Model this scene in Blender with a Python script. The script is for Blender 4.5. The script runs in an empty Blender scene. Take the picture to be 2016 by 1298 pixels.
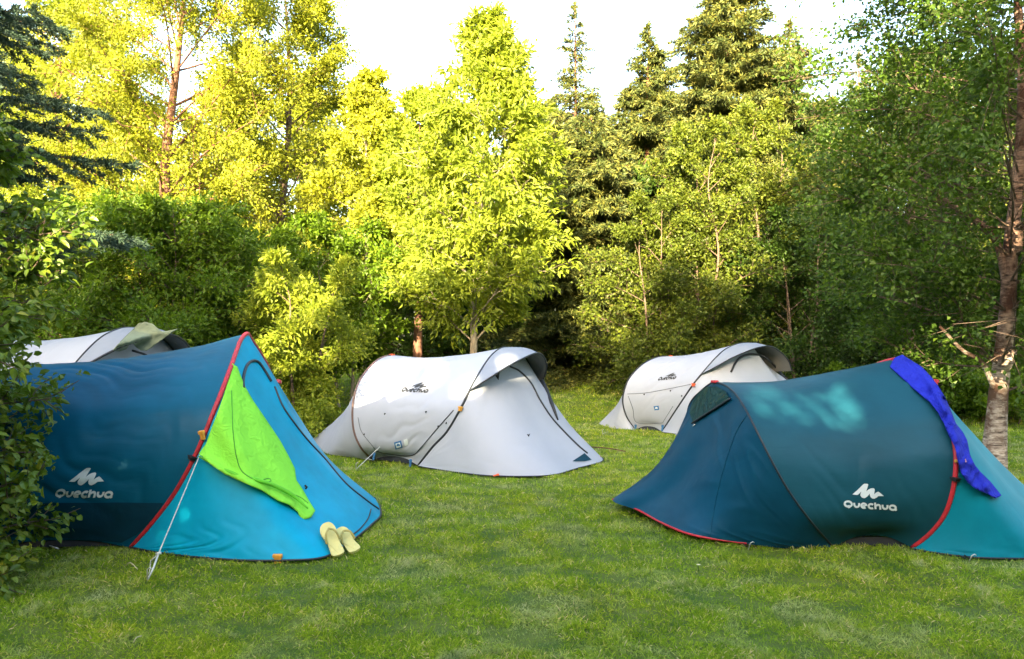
import bpy, math, random
import numpy as np
from mathutils import Vector
from mathutils.bvhtree import BVHTree
from mathutils.geometry import delaunay_2d_cdt
random.seed(4)
RNG = np.random.default_rng(7)
S = bpy.context.scene
COL = S.collection
R = math.radians

# ------------------------------------------------------------------ camera, sky, sun
EYE = 1.05
FPX = 1500.0
CX, HY = 1008.0, 690.0
cd = bpy.data.cameras.new('camera'); cam = bpy.data.objects.new('camera', cd); COL.objects.link(cam)
cam.location = (0, 0, EYE); cam.rotation_euler = (R(90), 0, 0)
cd.sensor_width = 36; cd.lens = 36*FPX/2016; cd.shift_y = (HY-649)/2016
cd.clip_start = 0.05; cd.clip_end = 2000
S.camera = cam
SUN_EL, SUN_AZ = 13.0, -12.0            # elevation; degrees the sun stands right of straight behind the camera
TOSUN = np.array([math.sin(R(SUN_AZ))*math.cos(R(SUN_EL)), -math.cos(R(SUN_AZ))*math.cos(R(SUN_EL)), math.sin(R(SUN_EL))])
w = bpy.data.worlds.new('World'); S.world = w; w.use_nodes = True
nt = w.node_tree
sky = nt.nodes.new('ShaderNodeTexSky'); sky.sky_type = 'NISHITA'; sky.sun_disc = False
sky.sun_elevation = R(SUN_EL); sky.sun_rotation = math.atan2(TOSUN[0], TOSUN[1])
sky.air_density = 1.0; sky.dust_density = 4.0; sky.ozone_density = 0.3
bg = nt.nodes['Background']; bg.inputs[1].default_value = 0.15
nt.links.new(sky.outputs[0], bg.inputs[0])
sl = bpy.data.lights.new('sun', 'SUN'); sl.energy = 5.0; sl.angle = R(0.4); sl.color = (1.0, 0.79, 0.48)
so = bpy.data.objects.new('sun', sl); COL.objects.link(so)
so.rotation_euler = Vector(TOSUN.tolist()).to_track_quat('Z', 'Y').to_euler()
S.view_settings.view_transform = 'Standard'; S.view_settings.look = 'None'
S.view_settings.exposure = 3.12; S.view_settings.gamma = 1.0
S.cycles.max_bounces = 6; S.cycles.transparent_max_bounces = 6
S.cycles.diffuse_bounces = 4

# ------------------------------------------------------------------ helpers
def tag(o, label=None, cat=None, group=None, kind=None):
    if label: o['label'] = label
    if cat: o['category'] = cat
    if group: o['group'] = group
    if kind: o['kind'] = kind
    return o
def empty(name, loc, label, cat, group=None):
    o = bpy.data.objects.new(name, None); COL.objects.link(o); o.location = loc
    o.empty_display_size = 0.2
    return tag(o, label, cat, group)
def link(name, me, m, parent=None):
    o = bpy.data.objects.new(name, me); COL.objects.link(o)
    if m: me.materials.append(m)
    if parent:
        o.parent = parent; o.location = -Vector(parent.location)
    return o
def mesh_np(name, V, F, smooth=True, attr=None):
    """V (n,3), F list of arrays with equal row length (k)"""
    me = bpy.data.meshes.new(name)
    V = np.asarray(V, np.float32); F = np.asarray(F, np.int32)
    n, k = F.shape
    me.vertices.add(len(V)); me.vertices.foreach_set('co', V.ravel())
    me.loops.add(n*k); me.loops.foreach_set('vertex_index', F.ravel())
    me.polygons.add(n)
    me.polygons.foreach_set('loop_start', np.arange(0, n*k, k, dtype=np.int32))
    me.polygons.foreach_set('loop_total', np.full(n, k, np.int32))
    me.polygons.foreach_set('use_smooth', np.full(n, smooth))
    if attr:
        for nm, a in attr.items():
            at = me.attributes.new(nm, 'FLOAT', 'POINT'); at.data.foreach_set('value', np.asarray(a, np.float32))
    me.update(calc_edges=True)
    return me
class MB:
    def __init__(s): s.v = []; s.f = []; s.n = 0
    def add(s, V, F):
        V = np.asarray(V, float).reshape(-1, 3)
        s.v.append(V); s.f += [tuple(int(i)+s.n for i in f) for f in F]; s.n += len(V)
    def tube(s, P, r, k=8, cap=True):
        P = np.asarray(P, float); n = len(P)
        r = np.full(n, r, float) if np.isscalar(r) else np.asarray(r, float)
        T = np.gradient(P, axis=0); T /= np.linalg.norm(T, axis=1)[:, None]+1e-9
        ref = np.array([0.13, 0.21, 1.0]); 
        if abs(T[0] @ ref)/np.linalg.norm(ref) > 0.9: ref = np.array([1.0, 0.2, 0.1])
        A = np.cross(T[0], ref); A /= np.linalg.norm(A)
        V = []
        for i in range(n):
            A = A - T[i]*(A @ T[i]); A /= np.linalg.norm(A)+1e-9
            B = np.cross(T[i], A)
            for j in range(k):
                a = 2*math.pi*j/k
                V.append(P[i]+r[i]*(math.cos(a)*A+math.sin(a)*B))
        F = [(i*k+j, i*k+(j+1) % k, (i+1)*k+(j+1) % k, (i+1)*k+j) for i in range(n-1) for j in range(k)]
        if cap:
            F.append(tuple(range(k))[::-1]); F.append(tuple(range((n-1)*k, n*k)))
        s.add(V, F)
    def box(s, c, sz, rot=None):
        c = np.array(c, float); h = np.array(sz, float)/2
        V = np.array([[x, y, z] for x in (-1, 1) for y in (-1, 1) for z in (-1, 1)])*h
        if rot is not None: V = V @ np.array(rot).T
        s.add(V+c, [(0, 1, 3, 2), (4, 6, 7, 5), (0, 4, 5, 1), (2, 3, 7, 6), (0, 2, 6, 4), (1, 5, 7, 3)])
    def build(s, name, m, parent=None, smooth=True):
        me = bpy.data.meshes.new(name)
        me.from_pydata(np.vstack(s.v).tolist(), [], s.f)
        for p in me.polygons: p.use_smooth = smooth
        me.update()
        return link(name, me, m, parent)
def cr(P, n):
    """Catmull-Rom resample of polyline P to n points, even in arc length"""
    P = np.asarray(P, float)
    if len(P) == 2:
        t = np.linspace(0, 1, n)[:, None]; return P[0]*(1-t)+P[1]*t
    Q = np.vstack([2*P[0]-P[1], P, 2*P[-1]-P[-2]])
    out = []
    for i in range(1, len(Q)-2):
        t = np.linspace(0, 1, 16, endpoint=False)[:, None]
        p0, p1, p2, p3 = Q[i-1:i+3]
        out.append(0.5*((2*p1)+(-p0+p2)*t+(2*p0-5*p1+4*p2-p3)*t**2+(-p0+3*p1-3*p2+p3)*t**3))
    out = np.vstack(out+[P[-1:]])
    d = np.r_[0, np.cumsum(np.linalg.norm(np.diff(out, axis=0), axis=1))]
    s = np.linspace(0, d[-1], n)
    return np.stack([np.interp(s, d, out[:, k]) for k in range(out.shape[1])], 1)
def ray(px, py): return np.array([(px-CX)/FPX, 1.0, (HY-py)/FPX])
CAMP = np.array([0, 0, EYE])
def G(px, py, z=0.0):
    d = ray(px, py); t = (z-EYE)/d[2]; return CAMP+d*t
def AT(px, py, y): return CAMP+ray(px, py)*y
class Frame:
    """vertical mid-plane of a tent: near foot, half width of the feet, heading"""
    def __init__(s, foot, hw, th):
        th = R(th); s.a = np.array([math.cos(th), math.sin(th), 0]); s.n = np.array([math.sin(th), -math.cos(th), 0])
        s.c = foot - s.n*hw; s.c[2] = 0
    def T(s, px, py, w):
        d = ray(px, py); t = ((s.c-CAMP) @ s.n + w)/(d @ s.n); return CAMP+d*t
    def mir(s, P):
        P = np.asarray(P); wv = (P-s.c) @ s.n; return P-2*wv[:, None]*s.n
    def full(s, near):          # near-side curve foot -> middle; adds its mirror image
        near = np.asarray(near); far = s.mir(near)[::-1]
        return np.vstack([near, far[1:] if abs((near[-1]-s.c) @ s.n) < 0.02 else far])
    def loc(s, P):
        P = np.asarray(P)-s.c; return np.stack([P @ s.a, P @ s.n, P[..., 2]], -1)
def vnoise(x, seed=0, oct=3):
    """cheap smooth pseudo noise on points (n,k) -> (n,) in about -1..1"""
    r = np.random.default_rng(seed); x = np.atleast_2d(x); o = np.zeros(len(x)); a = 1.0; f = 1.0
    for _ in range(oct):
        for _ in range(5):
            d = r.normal(size=x.shape[1]); d /= np.linalg.norm(d)
            o += a*np.sin((x @ d)*f*r.uniform(.7, 1.4)*2*math.pi+r.uniform(0, 6.28))/3.2
        a *= .5; f *= 2.03
    return o
def loft(rows, nu, nv, disp=None):
    """surface through curves; returns grid (nv,nu,3)"""
    rr = [cr(r, nu) if len(r) != nu else np.asarray(r) for r in rows]
    A = np.stack(rr)                         # (rows, nu, 3)
    if len(rows) == 2:
        t = np.linspace(0, 1, nv)[:, None, None]; Gd = A[0]*(1-t)+A[1]*t
    else:
        k = len(rows); Q = np.concatenate([2*A[:1]-A[1:2], A, 2*A[-1:]-A[-2:-1]])
        out = []
        for v in np.linspace(0, k-1, nv):
            i = min(int(v), k-2); t = v-i; p0, p1, p2, p3 = Q[i:i+4]
            out.append(0.5*((2*p1)+(-p0+p2)*t+(2*p0-5*p1+4*p2-p3)*t**2+(-p0+3*p1-3*p2+p3)*t**3))
        Gd = np.stack(out)
    if disp is not None:
        gu = np.gradient(Gd, axis=1); gv = np.gradient(Gd, axis=0)
        N = np.cross(gu, gv); N /= np.linalg.norm(N, axis=2)[..., None]+1e-9
        U, Vv = np.meshgrid(np.linspace(0, 1, nu), np.linspace(0, 1, nv))
        Gd = Gd+N*disp(U, Vv)[..., None]
    return Gd
def grid_faces(nv, nu):
    i = np.arange(nv-1)[:, None]*nu+np.arange(nu-1)[None]
    i = i.ravel(); return np.stack([i, i+1, i+nu+1, i+nu], 1)
def grid_obj(name, Gd, m, parent, thick=0.0):
    nv, nu, _ = Gd.shape
    me = mesh_np(name, Gd.reshape(-1, 3), grid_faces(nv, nu))
    o = link(name, me, m, parent)
    if thick:
        md = o.modifiers.new('thickness', 'SOLIDIFY'); md.thickness = thick; md.offset = 0
    return o
def bvh_of(*grids):
    V = []; F = []; n = 0
    for g in grids:
        if isinstance(g, MB):
            V += np.vstack(g.v).tolist(); F += [tuple(i+n for i in f) for f in g.f]; n += g.n; continue
        nv, nu, _ = g.shape; V += g.reshape(-1, 3).tolist(); F += (grid_faces(nv, nu)+n).tolist(); n += nv*nu
    return BVHTree.FromPolygons(V, F)
def hit(bvh, px, py, off=0.003):
    d = Vector(ray(px, py)).normalized()
    p, nn, i, t = bvh.ray_cast(Vector(CAMP), d)
    if p is not None:
        if nn.dot(d) > 0: nn = -nn
        return np.array(p+nn*off)
    best = None
    for t in np.linspace(2, 12, 250):
        q = Vector(CAMP)+d*t
        r = bvh.find_nearest(q, 1.0)
        if r[0] is not None and (best is None or r[3] < best[0]): best = (r[3], t)
    if best is None: return None
    return np.array(Vector(CAMP)+d*best[1])
def inside(poly, x, y):
    c = False; n = len(poly)
    for i in range(n):
        x1, y1 = poly[i]; x2, y2 = poly[i-1]
        if (y1 > y) != (y2 > y) and x < (x2-x1)*(y-y1)/(y2-y1)+x1: c = not c
    return c
def sheet2d(poly, step):
    """triangulated polygon with inner points"""
    pts = []; n = len(poly)
    for i in range(n):
        a = np.array(poly[i], float); b = np.array(poly[(i+1) % n], float)
        m = max(1, int(np.linalg.norm(b-a)/step))
        pts += [tuple(a+(b-a)*k/m) for k in range(m)]
    nb = len(pts); xs = [p[0] for p in poly]; ys = [p[1] for p in poly]
    bp = np.array(pts)
    y = min(ys)+step/2; row = 0
    while y < max(ys):
        x = min(xs)+step/2*(1+row % 2)
        while x < max(xs):
            if inside(poly, x, y) and np.min(np.hypot(bp[:, 0]-x, bp[:, 1]-y)) > step*.45: pts.append((x, y))
            x += step
        y += step*.87; row += 1
    r = delaunay_2d_cdt([Vector(p) for p in pts], [(i, (i+1) % nb) for i in range(nb)], [list(range(nb))], 1, 1e-4)
    return [tuple(p) for p in r[0]], [tuple(f) for f in r[2]]
def decal(name, poly, bvh, m, parent, off=0.003, step=4):
    P, F = sheet2d(poly, step)
    mb = MB(); mb.add([hit(bvh, x, y, off) for x, y in P], F)
    return mb.build(name, m, parent)
def surfline(name, pts, bvh, r, m, parent, off=0.002, n=None, k=6):
    pts = cr(pts, n or max(6, int(sum(np.hypot(*(np.array(pts[i+1])-pts[i])) for i in range(len(pts)-1))/5)))
    mb = MB(); mb.tube([hit(bvh, x, y, off) for x, y in pts], r, k); return mb.build(name, m, parent)

# ------------------------------------------------------------------ materials
def new_mat(name):
    m = bpy.data.materials.new(name); m.use_nodes = True; nt = m.node_tree
    return m, nt, nt.nodes['Principled BSDF'], nt.nodes['Material Output']
def noise(nt, scale, detail=4, rough=.55, vec=None, dist=0):
    n = nt.nodes.new('ShaderNodeTexNoise'); n.inputs['Scale'].default_value = scale
    n.inputs['Detail'].default_value = detail; n.inputs['Roughness'].default_value = rough
    n.inputs['Distortion'].default_value = dist
    if vec is None:
        tc = nt.nodes.new('ShaderNodeNewGeometry'); vec = tc.outputs['Position']
    nt.links.new(vec, n.inputs['Vector']); return n.outputs['Fac']
def ramp(nt, fac, stops):
    r = nt.nodes.new('ShaderNodeValToRGB'); e = r.color_ramp.elements
    e[0].position = stops[0][0]; e[0].color = (*stops[0][1], 1); e[1].position = stops[-1][0]; e[1].color = (*stops[-1][1], 1)
    for p, c in stops[1:-1]:
        x = e.new(p); x.color = (*c, 1)
    nt.links.new(fac, r.inputs[0]); return r.outputs[0]
def mixc(nt, fac, a, b, mode='MIX'):
    m = nt.nodes.new('ShaderNodeMix'); m.data_type = 'RGBA'; m.blend_type = mode
    for s, v in ((0, fac), (6, a), (7, b)):
        if hasattr(v, 'is_output'): nt.links.new(v, m.inputs[s])
        elif s == 0: m.inputs[0].default_value = v
        else: m.inputs[s].default_value = (*v, 1)
    return m.outputs[2]
def bump(nt, p, h, strength=.3, dist=.01):
    b = nt.nodes.new('ShaderNodeBump'); b.inputs['Strength'].default_value = strength; b.inputs['Distance'].default_value = dist
    nt.links.new(h, b.inputs['Height']); nt.links.new(b.outputs[0], p.inputs['Normal']); return b
def fabric(name, col, rough=.55, trans=.12, wr=.5, wscale=7, stretch=(1, 1, 1), dirt=.12, spec=.18):
    m, nt, p, out = new_mat(name)
    g = nt.nodes.new('ShaderNodeNewGeometry'); mp = nt.nodes.new('ShaderNodeMapping')
    mp.inputs['Scale'].default_value = stretch; nt.links.new(g.outputs['Position'], mp.inputs[0])
    n1 = noise(nt, 3, 5, .6, g.outputs['Position'])
    dark = tuple(c*(1-dirt*2.2) for c in col)
    c = ramp(nt, n1, [(.3, dark), (.62, col)])
    nt.links.new(c, p.inputs['Base Color'])
    p.inputs['Roughness'].default_value = rough; p.inputs['Specular IOR Level'].default_value = spec
    w1 = noise(nt, wscale, 3, .5, mp.outputs[0], 1.2)
    w2 = noise(nt, 900, 1, .5, g.outputs['Position'])
    b = bump(nt, p, w1, wr, .02)
    b2 = nt.nodes.new('ShaderNodeBump'); b2.inputs['Strength'].default_value = .12; b2.inputs['Distance'].default_value = .0006
    nt.links.new(w2, b2.inputs['Height']); nt.links.new(b.outputs[0], b2.inputs['Normal']); nt.links.new(b2.outputs[0], p.inputs['Normal'])
    if trans:
        t = nt.nodes.new('ShaderNodeBsdfTranslucent'); nt.links.new(c, t.inputs[0])
        mx = nt.nodes.new('ShaderNodeMixShader'); mx.inputs[0].default_value = trans
        nt.links.new(p.outputs[0], mx.inputs[1]); nt.links.new(t.outputs[0], mx.inputs[2]); nt.links.new(mx.outputs[0], out.inputs[0])
    return m
def plain(name, col, rough=.6, n=.15, metallic=0):
    m, nt, p, out = new_mat(name)
    f = noise(nt, 30, 4)
    nt.links.new(ramp(nt, f, [(.3, tuple(c*(1-2*n) for c in col)), (.7, col)]), p.inputs['Base Color'])
    p.inputs['Roughness'].default_value = rough; p.inputs['Metallic'].default_value = metallic
    bump(nt, p, noise(nt, 120, 2), .2, .002)
    return m
def leafmat(name, dark, mid, light, trans=.42, rough=.5, spec=.35):
    m, nt, p, out = new_mat(name)
    a = nt.nodes.new('ShaderNodeAttribute'); a.attribute_name = 'var'
    c = ramp(nt, a.outputs['Fac'], [(0, dark), (.5, mid), (1, light)])
    nt.links.new(c, p.inputs['Base Color']); p.inputs['Roughness'].default_value = rough
    p.inputs['Specular IOR Level'].default_value = spec
    t = nt.nodes.new('ShaderNodeBsdfTranslucent')
    c2 = mixc(nt, 1.0, c, (1.15, 1.1, .55), 'MULTIPLY'); nt.links.new(c2, t.inputs[0])
    mx = nt.nodes.new('ShaderNodeMixShader'); mx.inputs[0].default_value = trans
    nt.links.new(p.outputs[0], mx.inputs[1]); nt.links.new(t.outputs[0], mx.inputs[2]); nt.links.new(mx.outputs[0], out.inputs[0])
    return m
def bark(name, a, b, birch=False):
    m, nt, p, out = new_mat(name)
    g = nt.nodes.new('ShaderNodeNewGeometry'); mp = nt.nodes.new('ShaderNodeMapping')
    mp.inputs['Scale'].default_value = (1, 1, 4.0) if birch else (3, 3, .6); nt.links.new(g.outputs['Position'], mp.inputs[0])
    f = noise(nt, 9 if birch else 12, 8, .7, mp.outputs[0], .6)
    if birch:
        f2 = noise(nt, 2.6, 5, .7, g.outputs['Position'])
        c = ramp(nt, f, [(.36, (.03, .022, .018)), (.45, a), (.62, b)])
        c = mixc(nt, ramp(nt, f2, [(.47, (0, 0, 0)), (.58, (1, 1, 1))]), c, (.10, .052, .032))
        sp = nt.nodes.new('ShaderNodeSeparateXYZ'); nt.links.new(g.outputs['Position'], sp.inputs[0])
        mr = nt.nodes.new('ShaderNodeMapRange'); mr.inputs[1].default_value = .9; mr.inputs[2].default_value = 1.5; mr.inputs[3].default_value = 0; mr.inputs[4].default_value = .75
        nt.links.new(sp.outputs[2], mr.inputs[0]); c = mixc(nt, mr.outputs[0], c, mixc(nt, 1.0, c, (.42, .24, .17), 'MULTIPLY'))
    else: c = ramp(nt, f, [(.35, a), (.65, b)])
    nt.links.new(c, p.inputs['Base Color']); p.inputs['Roughness'].default_value = .9
    bump(nt, p, f, .9, .015); return m
M = {}
M['blue_dark'] = fabric('blue_tent_fabric', (.002, .105, .20), wr=.12, wscale=5, stretch=(.5, .5, 2.6), rough=.42)
M['blue_light'] = fabric('bright_blue_fabric', (.0, .40, .66), wr=.12, wscale=3, trans=.22, rough=.5)
M['navy'] = fabric('navy_fabric', (.003, .045, .085), wr=.3)
M['teal_dark'] = fabric('teal_tent_fabric', (.010, .078, .116), wr=.18, wscale=4, stretch=(.5, .5, 2.0), rough=.45)
M['teal_mid'] = fabric('deep_teal_fabric', (.004, .065, .13), wr=.15, wscale=5, rough=.4)
M['teal_light'] = fabric('light_teal_fabric', (.0, .24, .34), wr=.2, wscale=4, trans=.2)
M['teal_net'] = fabric('vent_lining', (.006, .045, .05), wr=1.0, wscale=14, rough=.35)
M['white'] = fabric('white_tent_fabric', (.39, .435, .53), wr=.14, wscale=4, trans=.1, dirt=.03, rough=.5)
M['white_grey'] = fabric('hood_fabric', (.36, .42, .53), wr=.2, wscale=5, trans=.35, dirt=.03)
M['inner'] = fabric('hood_lining', (.22, .21, .19), wr=.3, wscale=6, trans=.1)
M['red_trim'] = plain('red_trim', (.50, .02, .035), .5)
M['brown_trim'] = plain('faded_brown_trim', (.16, .10, .09), .5)
M['black_trim'] = plain('dark_trim', (.012, .018, .028), .5)
M['print_white'] = plain('white_print', (.62, .70, .74), .5, .05)
M['print_grey'] = plain('grey_print', (.03, .033, .036), .5, .05)
M['print_blue'] = plain('blue_print', (.02, .14, .38), .5, .05)
M['orange'] = plain('orange_webbing', (.80, .13, .03), .5)
M['yellow'] = plain('yellow_webbing', (.75, .36, .05), .5)
M['cord'] = plain('white_cord', (.62, .66, .64), .6)
M['cordblue'] = plain('blue_strap', (.03, .15, .35), .6)
M['black'] = plain('black_strap', (.01, .01, .012), .6)
M['green_towel'] = fabric('green_towel', (.27, .78, .07), wr=.6, wscale=20, trans=.12, rough=.9, dirt=.05, spec=.1)
M['green_fold_shade'] = plain('green_fold_shade', (.13, .55, .03), .9, .08)  # darker towel green, paints the shade under the rolled lower edge
M['green_hem'] = plain('green_hem', (.05, .32, .02), .8)
M['blue_towel'] = fabric('blue_towel', (.018, .03, .43), wr=.9, wscale=22, trans=.05, rough=.85, dirt=.08, spec=.15)
M['olive'] = fabric('olive_shirt', (.20, .25, .18), wr=.8, wscale=9, trans=.05, rough=.9, dirt=.1, spec=.1)
M['foam'] = plain('pale_yellow_foam', (.62, .58, .22), .7, .08)
M['foam_side'] = plain('foam_side', (.40, .36, .12), .8, .1)
M['flower'] = plain('flower_petals', (.8, .75, .45), .6, .05)
M['straw'] = plain('dry_straw', (.55, .50, .30), .8)
M['peg'] = plain('peg_metal', (.6, .6, .58), .35, .1, .6)

# foliage: real leaf colours
M['lf_yellow'] = leafmat('yellow_green_leaves', (.085, .105, .012), (.22, .265, .018), (.42, .43, .035), trans=.45)
M['lf_cherry'] = leafmat('cherry_leaves', (.10, .145, .014), (.20, .27, .022), (.36, .41, .04), trans=.45)
M['lf_green'] = leafmat('fresh_green_leaves', (.05, .10, .006), (.105, .19, .010), (.20, .30, .014), trans=.45)
M['lf_mid'] = leafmat('mid_green_leaves', (.045, .07, .008), (.09, .13, .012), (.18, .21, .022), trans=.4)
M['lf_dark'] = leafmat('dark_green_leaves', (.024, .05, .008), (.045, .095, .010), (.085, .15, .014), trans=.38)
M['lf_birch'] = leafmat('birch_leaves', (.032, .07, .008), (.065, .13, .012), (.13, .20, .018), trans=.42)
M['lf_shrub'] = leafmat('broad_shrub_leaves', (.055, .10, .012), (.11, .19, .018), (.26, .28, .03), trans=.35, rough=.38)
M['lf_spruce'] = leafmat('spruce_needles', (.02, .04, .010), (.052, .075, .016), (.18, .18, .032), trans=.1, rough=.6)
M['lf_blue'] = leafmat('blue_spruce_needles', (.014, .034, .018), (.030, .062, .034), (.065, .115, .07), trans=.08, rough=.55)
M['bark'] = bark('grey_brown_bark', (.05, .035, .025), (.17, .12, .085))
M['bark_red'] = bark('red_brown_bark', (.07, .032, .02), (.22, .11, .07))
M['bark_pale'] = bark('pale_bark', (.12, .10, .07), (.34, .30, .22))
M['bark_birch'] = bark('birch_bark', (.24, .19, .155), (.56, .49, .42), True)

# grass
def grass_mat(name, blades):
    m, nt, p, out = new_mat(name)
    g = nt.nodes.new('ShaderNodeNewGeometry'); mp = nt.nodes.new('ShaderNodeMapping')
    mp.inputs['Scale'].default_value = (1, 1, 0.0); nt.links.new(g.outputs['Position'], mp.inputs[0])
    big = noise(nt, .9, 4, .55, mp.outputs[0]); mid = noise(nt, 4.5, 5, .65, mp.outputs[0])
    dry = noise(nt, 2.6, 5, .7, mp.outputs[0], .8)
    if blades:
        a = nt.nodes.new('ShaderNodeAttribute'); a.attribute_name = 'var'
        c = ramp(nt, a.outputs['Fac'], [(0, (.10, .22, .010)), (.55, (.25, .42, .022)), (.82, (.42, .54, .06)), (.93, (.55, .55, .18)), (1, (.62, .58, .32))])
    else: c = ramp(nt, mid, [(.3, (.06, .12, .012)), (.7, (.14, .21, .03))])
    c = mixc(nt, ramp(nt, big, [(.36, (0, 0, 0)), (.66, (.62, .62, .62))]), c, mixc(nt, 1.0, c, (1.5, 1.1, .9), 'MULTIPLY'))
    if blades: c = mixc(nt, ramp(nt, dry, [(.50, (0, 0, 0)), (.68, (.8, .8, .8))]), c, (.50, .53, .28))
    c = mixc(nt, ramp(nt, mid, [(.34, (.5, .5, .5)), (.5, (0, 0, 0))]), c, (.05, .14, .010))
    nt.links.new(c, p.inputs['Base Color']); p.inputs['Roughness'].default_value = .6
    p.inputs['Specular IOR Level'].default_value = .25
    if blades:
        t = nt.nodes.new('ShaderNodeBsdfTranslucent'); nt.links.new(c, t.inputs[0])
        mx = nt.nodes.new('ShaderNodeMixShader'); mx.inputs[0].default_value = .35
        nt.links.new(p.outputs[0], mx.inputs[1]); nt.links.new(t.outputs[0], mx.inputs[2]); nt.links.new(mx.outputs[0], out.inputs[0])
    else: bump(nt, p, noise(nt, 60, 6, .7), 1, .03)
    return m
M['soil'] = grass_mat('turf', False); M['grass'] = grass_mat('grass_blades', True)

# ------------------------------------------------------------------ ground and grass
def build_ground():
    xs = np.concatenate([[-600, -200, -80, -40], np.linspace(-20, 20, 161), [40, 80, 200, 600]])
    ys = np.concatenate([[-600, -200, -60, -20], np.linspace(-2, 24, 131), [40, 80, 200, 900]])
    X, Y = np.meshgrid(xs, ys)
    P = np.stack([X.ravel(), Y.ravel()], 1)
    t = np.clip((P[:, 1]-9.8)/4.4, 0, 1); Z = -0.012+vnoise(P*.5, 3, 3)*.008+.55*t*t*(3-2*t)+.05*np.clip(P[:, 1]-14.2, 0, 12)
    me = mesh_np('ground', np.c_[P, Z], grid_faces(len(ys), len(xs)))
    tag(link('ground', me, M['soil']), kind='structure')
def build_grass(N=1050000):
    r = np.random.default_rng(11)
    d = 2.3*np.exp(r.uniform(0, 1, N)*math.log(26/2.3))
    x = r.uniform(-1, 1, N)*(d*.74+1.5); y = d
    P = np.stack([x, y], 1)
    cl = vnoise(P*2.2, 5, 3); cl2 = vnoise(P*9, 6, 2)
    keep = r.uniform(0, 1, N) < np.clip(.75+.3*cl+.15*cl2, .25, 1); P = P[keep]; d = d[keep]; cl = cl[keep]; cl2 = cl2[keep]
    n = len(P)
    ln = (.017+.010*r.random(n)+.008*np.clip(cl, -1, 1)+.005*cl2)*np.clip(.75+.085*d, 1, 1.7)
    ln = np.clip(ln, .008, .07)
    wd = .00095*np.clip(d/2.6, 1, 7)*r.uniform(.8, 1.5, n)
    az = r.uniform(0, 2*math.pi, n); lean = r.uniform(.2, 1.45, n)
    dirv = np.stack([np.cos(az)*np.sin(lean), np.sin(az)*np.sin(lean), np.cos(lean)], 1)
    fa = r.uniform(0, 2*math.pi, n); side = np.stack([np.cos(fa), np.sin(fa), np.zeros(n)], 1)
    t = np.clip((P[:, 1]-9.8)/4.4, 0, 1); B = np.c_[P, -.012+vnoise(P*.5, 3, 3)*.008+.55*t*t*(3-2*t)+.05*np.clip(P[:, 1]-14.2, 0, 12)]
    mid = B+dirv*ln[:, None]*.55+np.array([0, 0, .15])*ln[:, None]; tip = B+dirv*ln[:, None]
    V = np.stack([B-side*wd[:, None], B+side*wd[:, None], mid+side*wd[:, None]*.7, tip, ], 1).reshape(-1, 3)
    F = (np.arange(n)[:, None]*4+np.array([[0, 1, 2, 3]]))
    var = np.repeat(np.clip(r.normal(.45, .22, n)+.08*cl+(r.random(n) < .05)*.45, 0, 1), 4)
    me = mesh_np('grass', V, F, False, {'var': var})
    tag(link('grass', me, M['grass']), 'short mown lawn with pale dry patches between the tents', 'grass', kind='stuff')

# ------------------------------------------------------------------ leaves and trees
def leaf_arrays(P, D, N, L, W, var, six=False, fold=.25):
    """P base points, D leaf axis, N leaf normal; all (n,3)"""
    D = D/(np.linalg.norm(D, axis=1)[:, None]+1e-9)
    Sd = np.cross(D, N); Sd /= np.linalg.norm(Sd, axis=1)[:, None]+1e-9
    U = np.cross(Sd, D); L = L[:, None]; W = W[:, None]; n = len(P)
    if six:
        pts = [P, P+D*L*.3+Sd*W*.5+U*W*fold, P+D*L*.68+Sd*W*.42+U*W*fold*.7-U*L*.03, P+D*L-U*L*.12,
               P+D*L*.68-Sd*W*.42+U*W*fold*.7-U*L*.03, P+D*L*.3-Sd*W*.5+U*W*fold, P+D*L*.5-U*L*.01]
        V = np.stack(pts, 1).reshape(-1, 3); b = np.arange(n)[:, None]*7
        F = np.concatenate([b+np.array([[0, 1, 2, 6]]), b+np.array([[6, 2, 3, 4]]), b+np.array([[0, 6, 4, 5]])])
        return V, F, np.repeat(var, 7)
    pts = [P, P+D*L*.45+Sd*W*.5+U*W*fold, P+D*L, P+D*L*.45-Sd*W*.5+U*W*fold]
    V = np.stack(pts, 1).reshape(-1, 3)
    return V, np.arange(n)[:, None]*4+np.array([[0, 1, 2, 3]]), np.repeat(var, 4)
def unit(v): return v/(np.linalg.norm(v, axis=-1, keepdims=True)+1e-9)

def crown_profile(kind):
    t = {'oval': [(0, .55), (.15, .9), (.35, 1), (.6, .85), (.85, .5), (1, .12)],
         'column': [(0, .7), (.2, 1), (.5, .95), (.8, .6), (1, .15)],
         'round': [(0, .6), (.25, .98), (.5, 1), (.75, .82), (.93, .45), (1, .1)],
         'bush': [(0, .9), (.3, 1), (.6, .85), (.85, .55), (1, .15)],
         'spread': [(0, .5), (.2, .85), (.45, 1), (.7, 1), (.9, .8), (1, .45)],
         'cone': [(0, 1), (.3, .8), (.6, .52), (.85, .22), (1, .03)]}[kind]
    x, y = zip(*t); return lambda q: np.interp(q, x, y)

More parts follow.
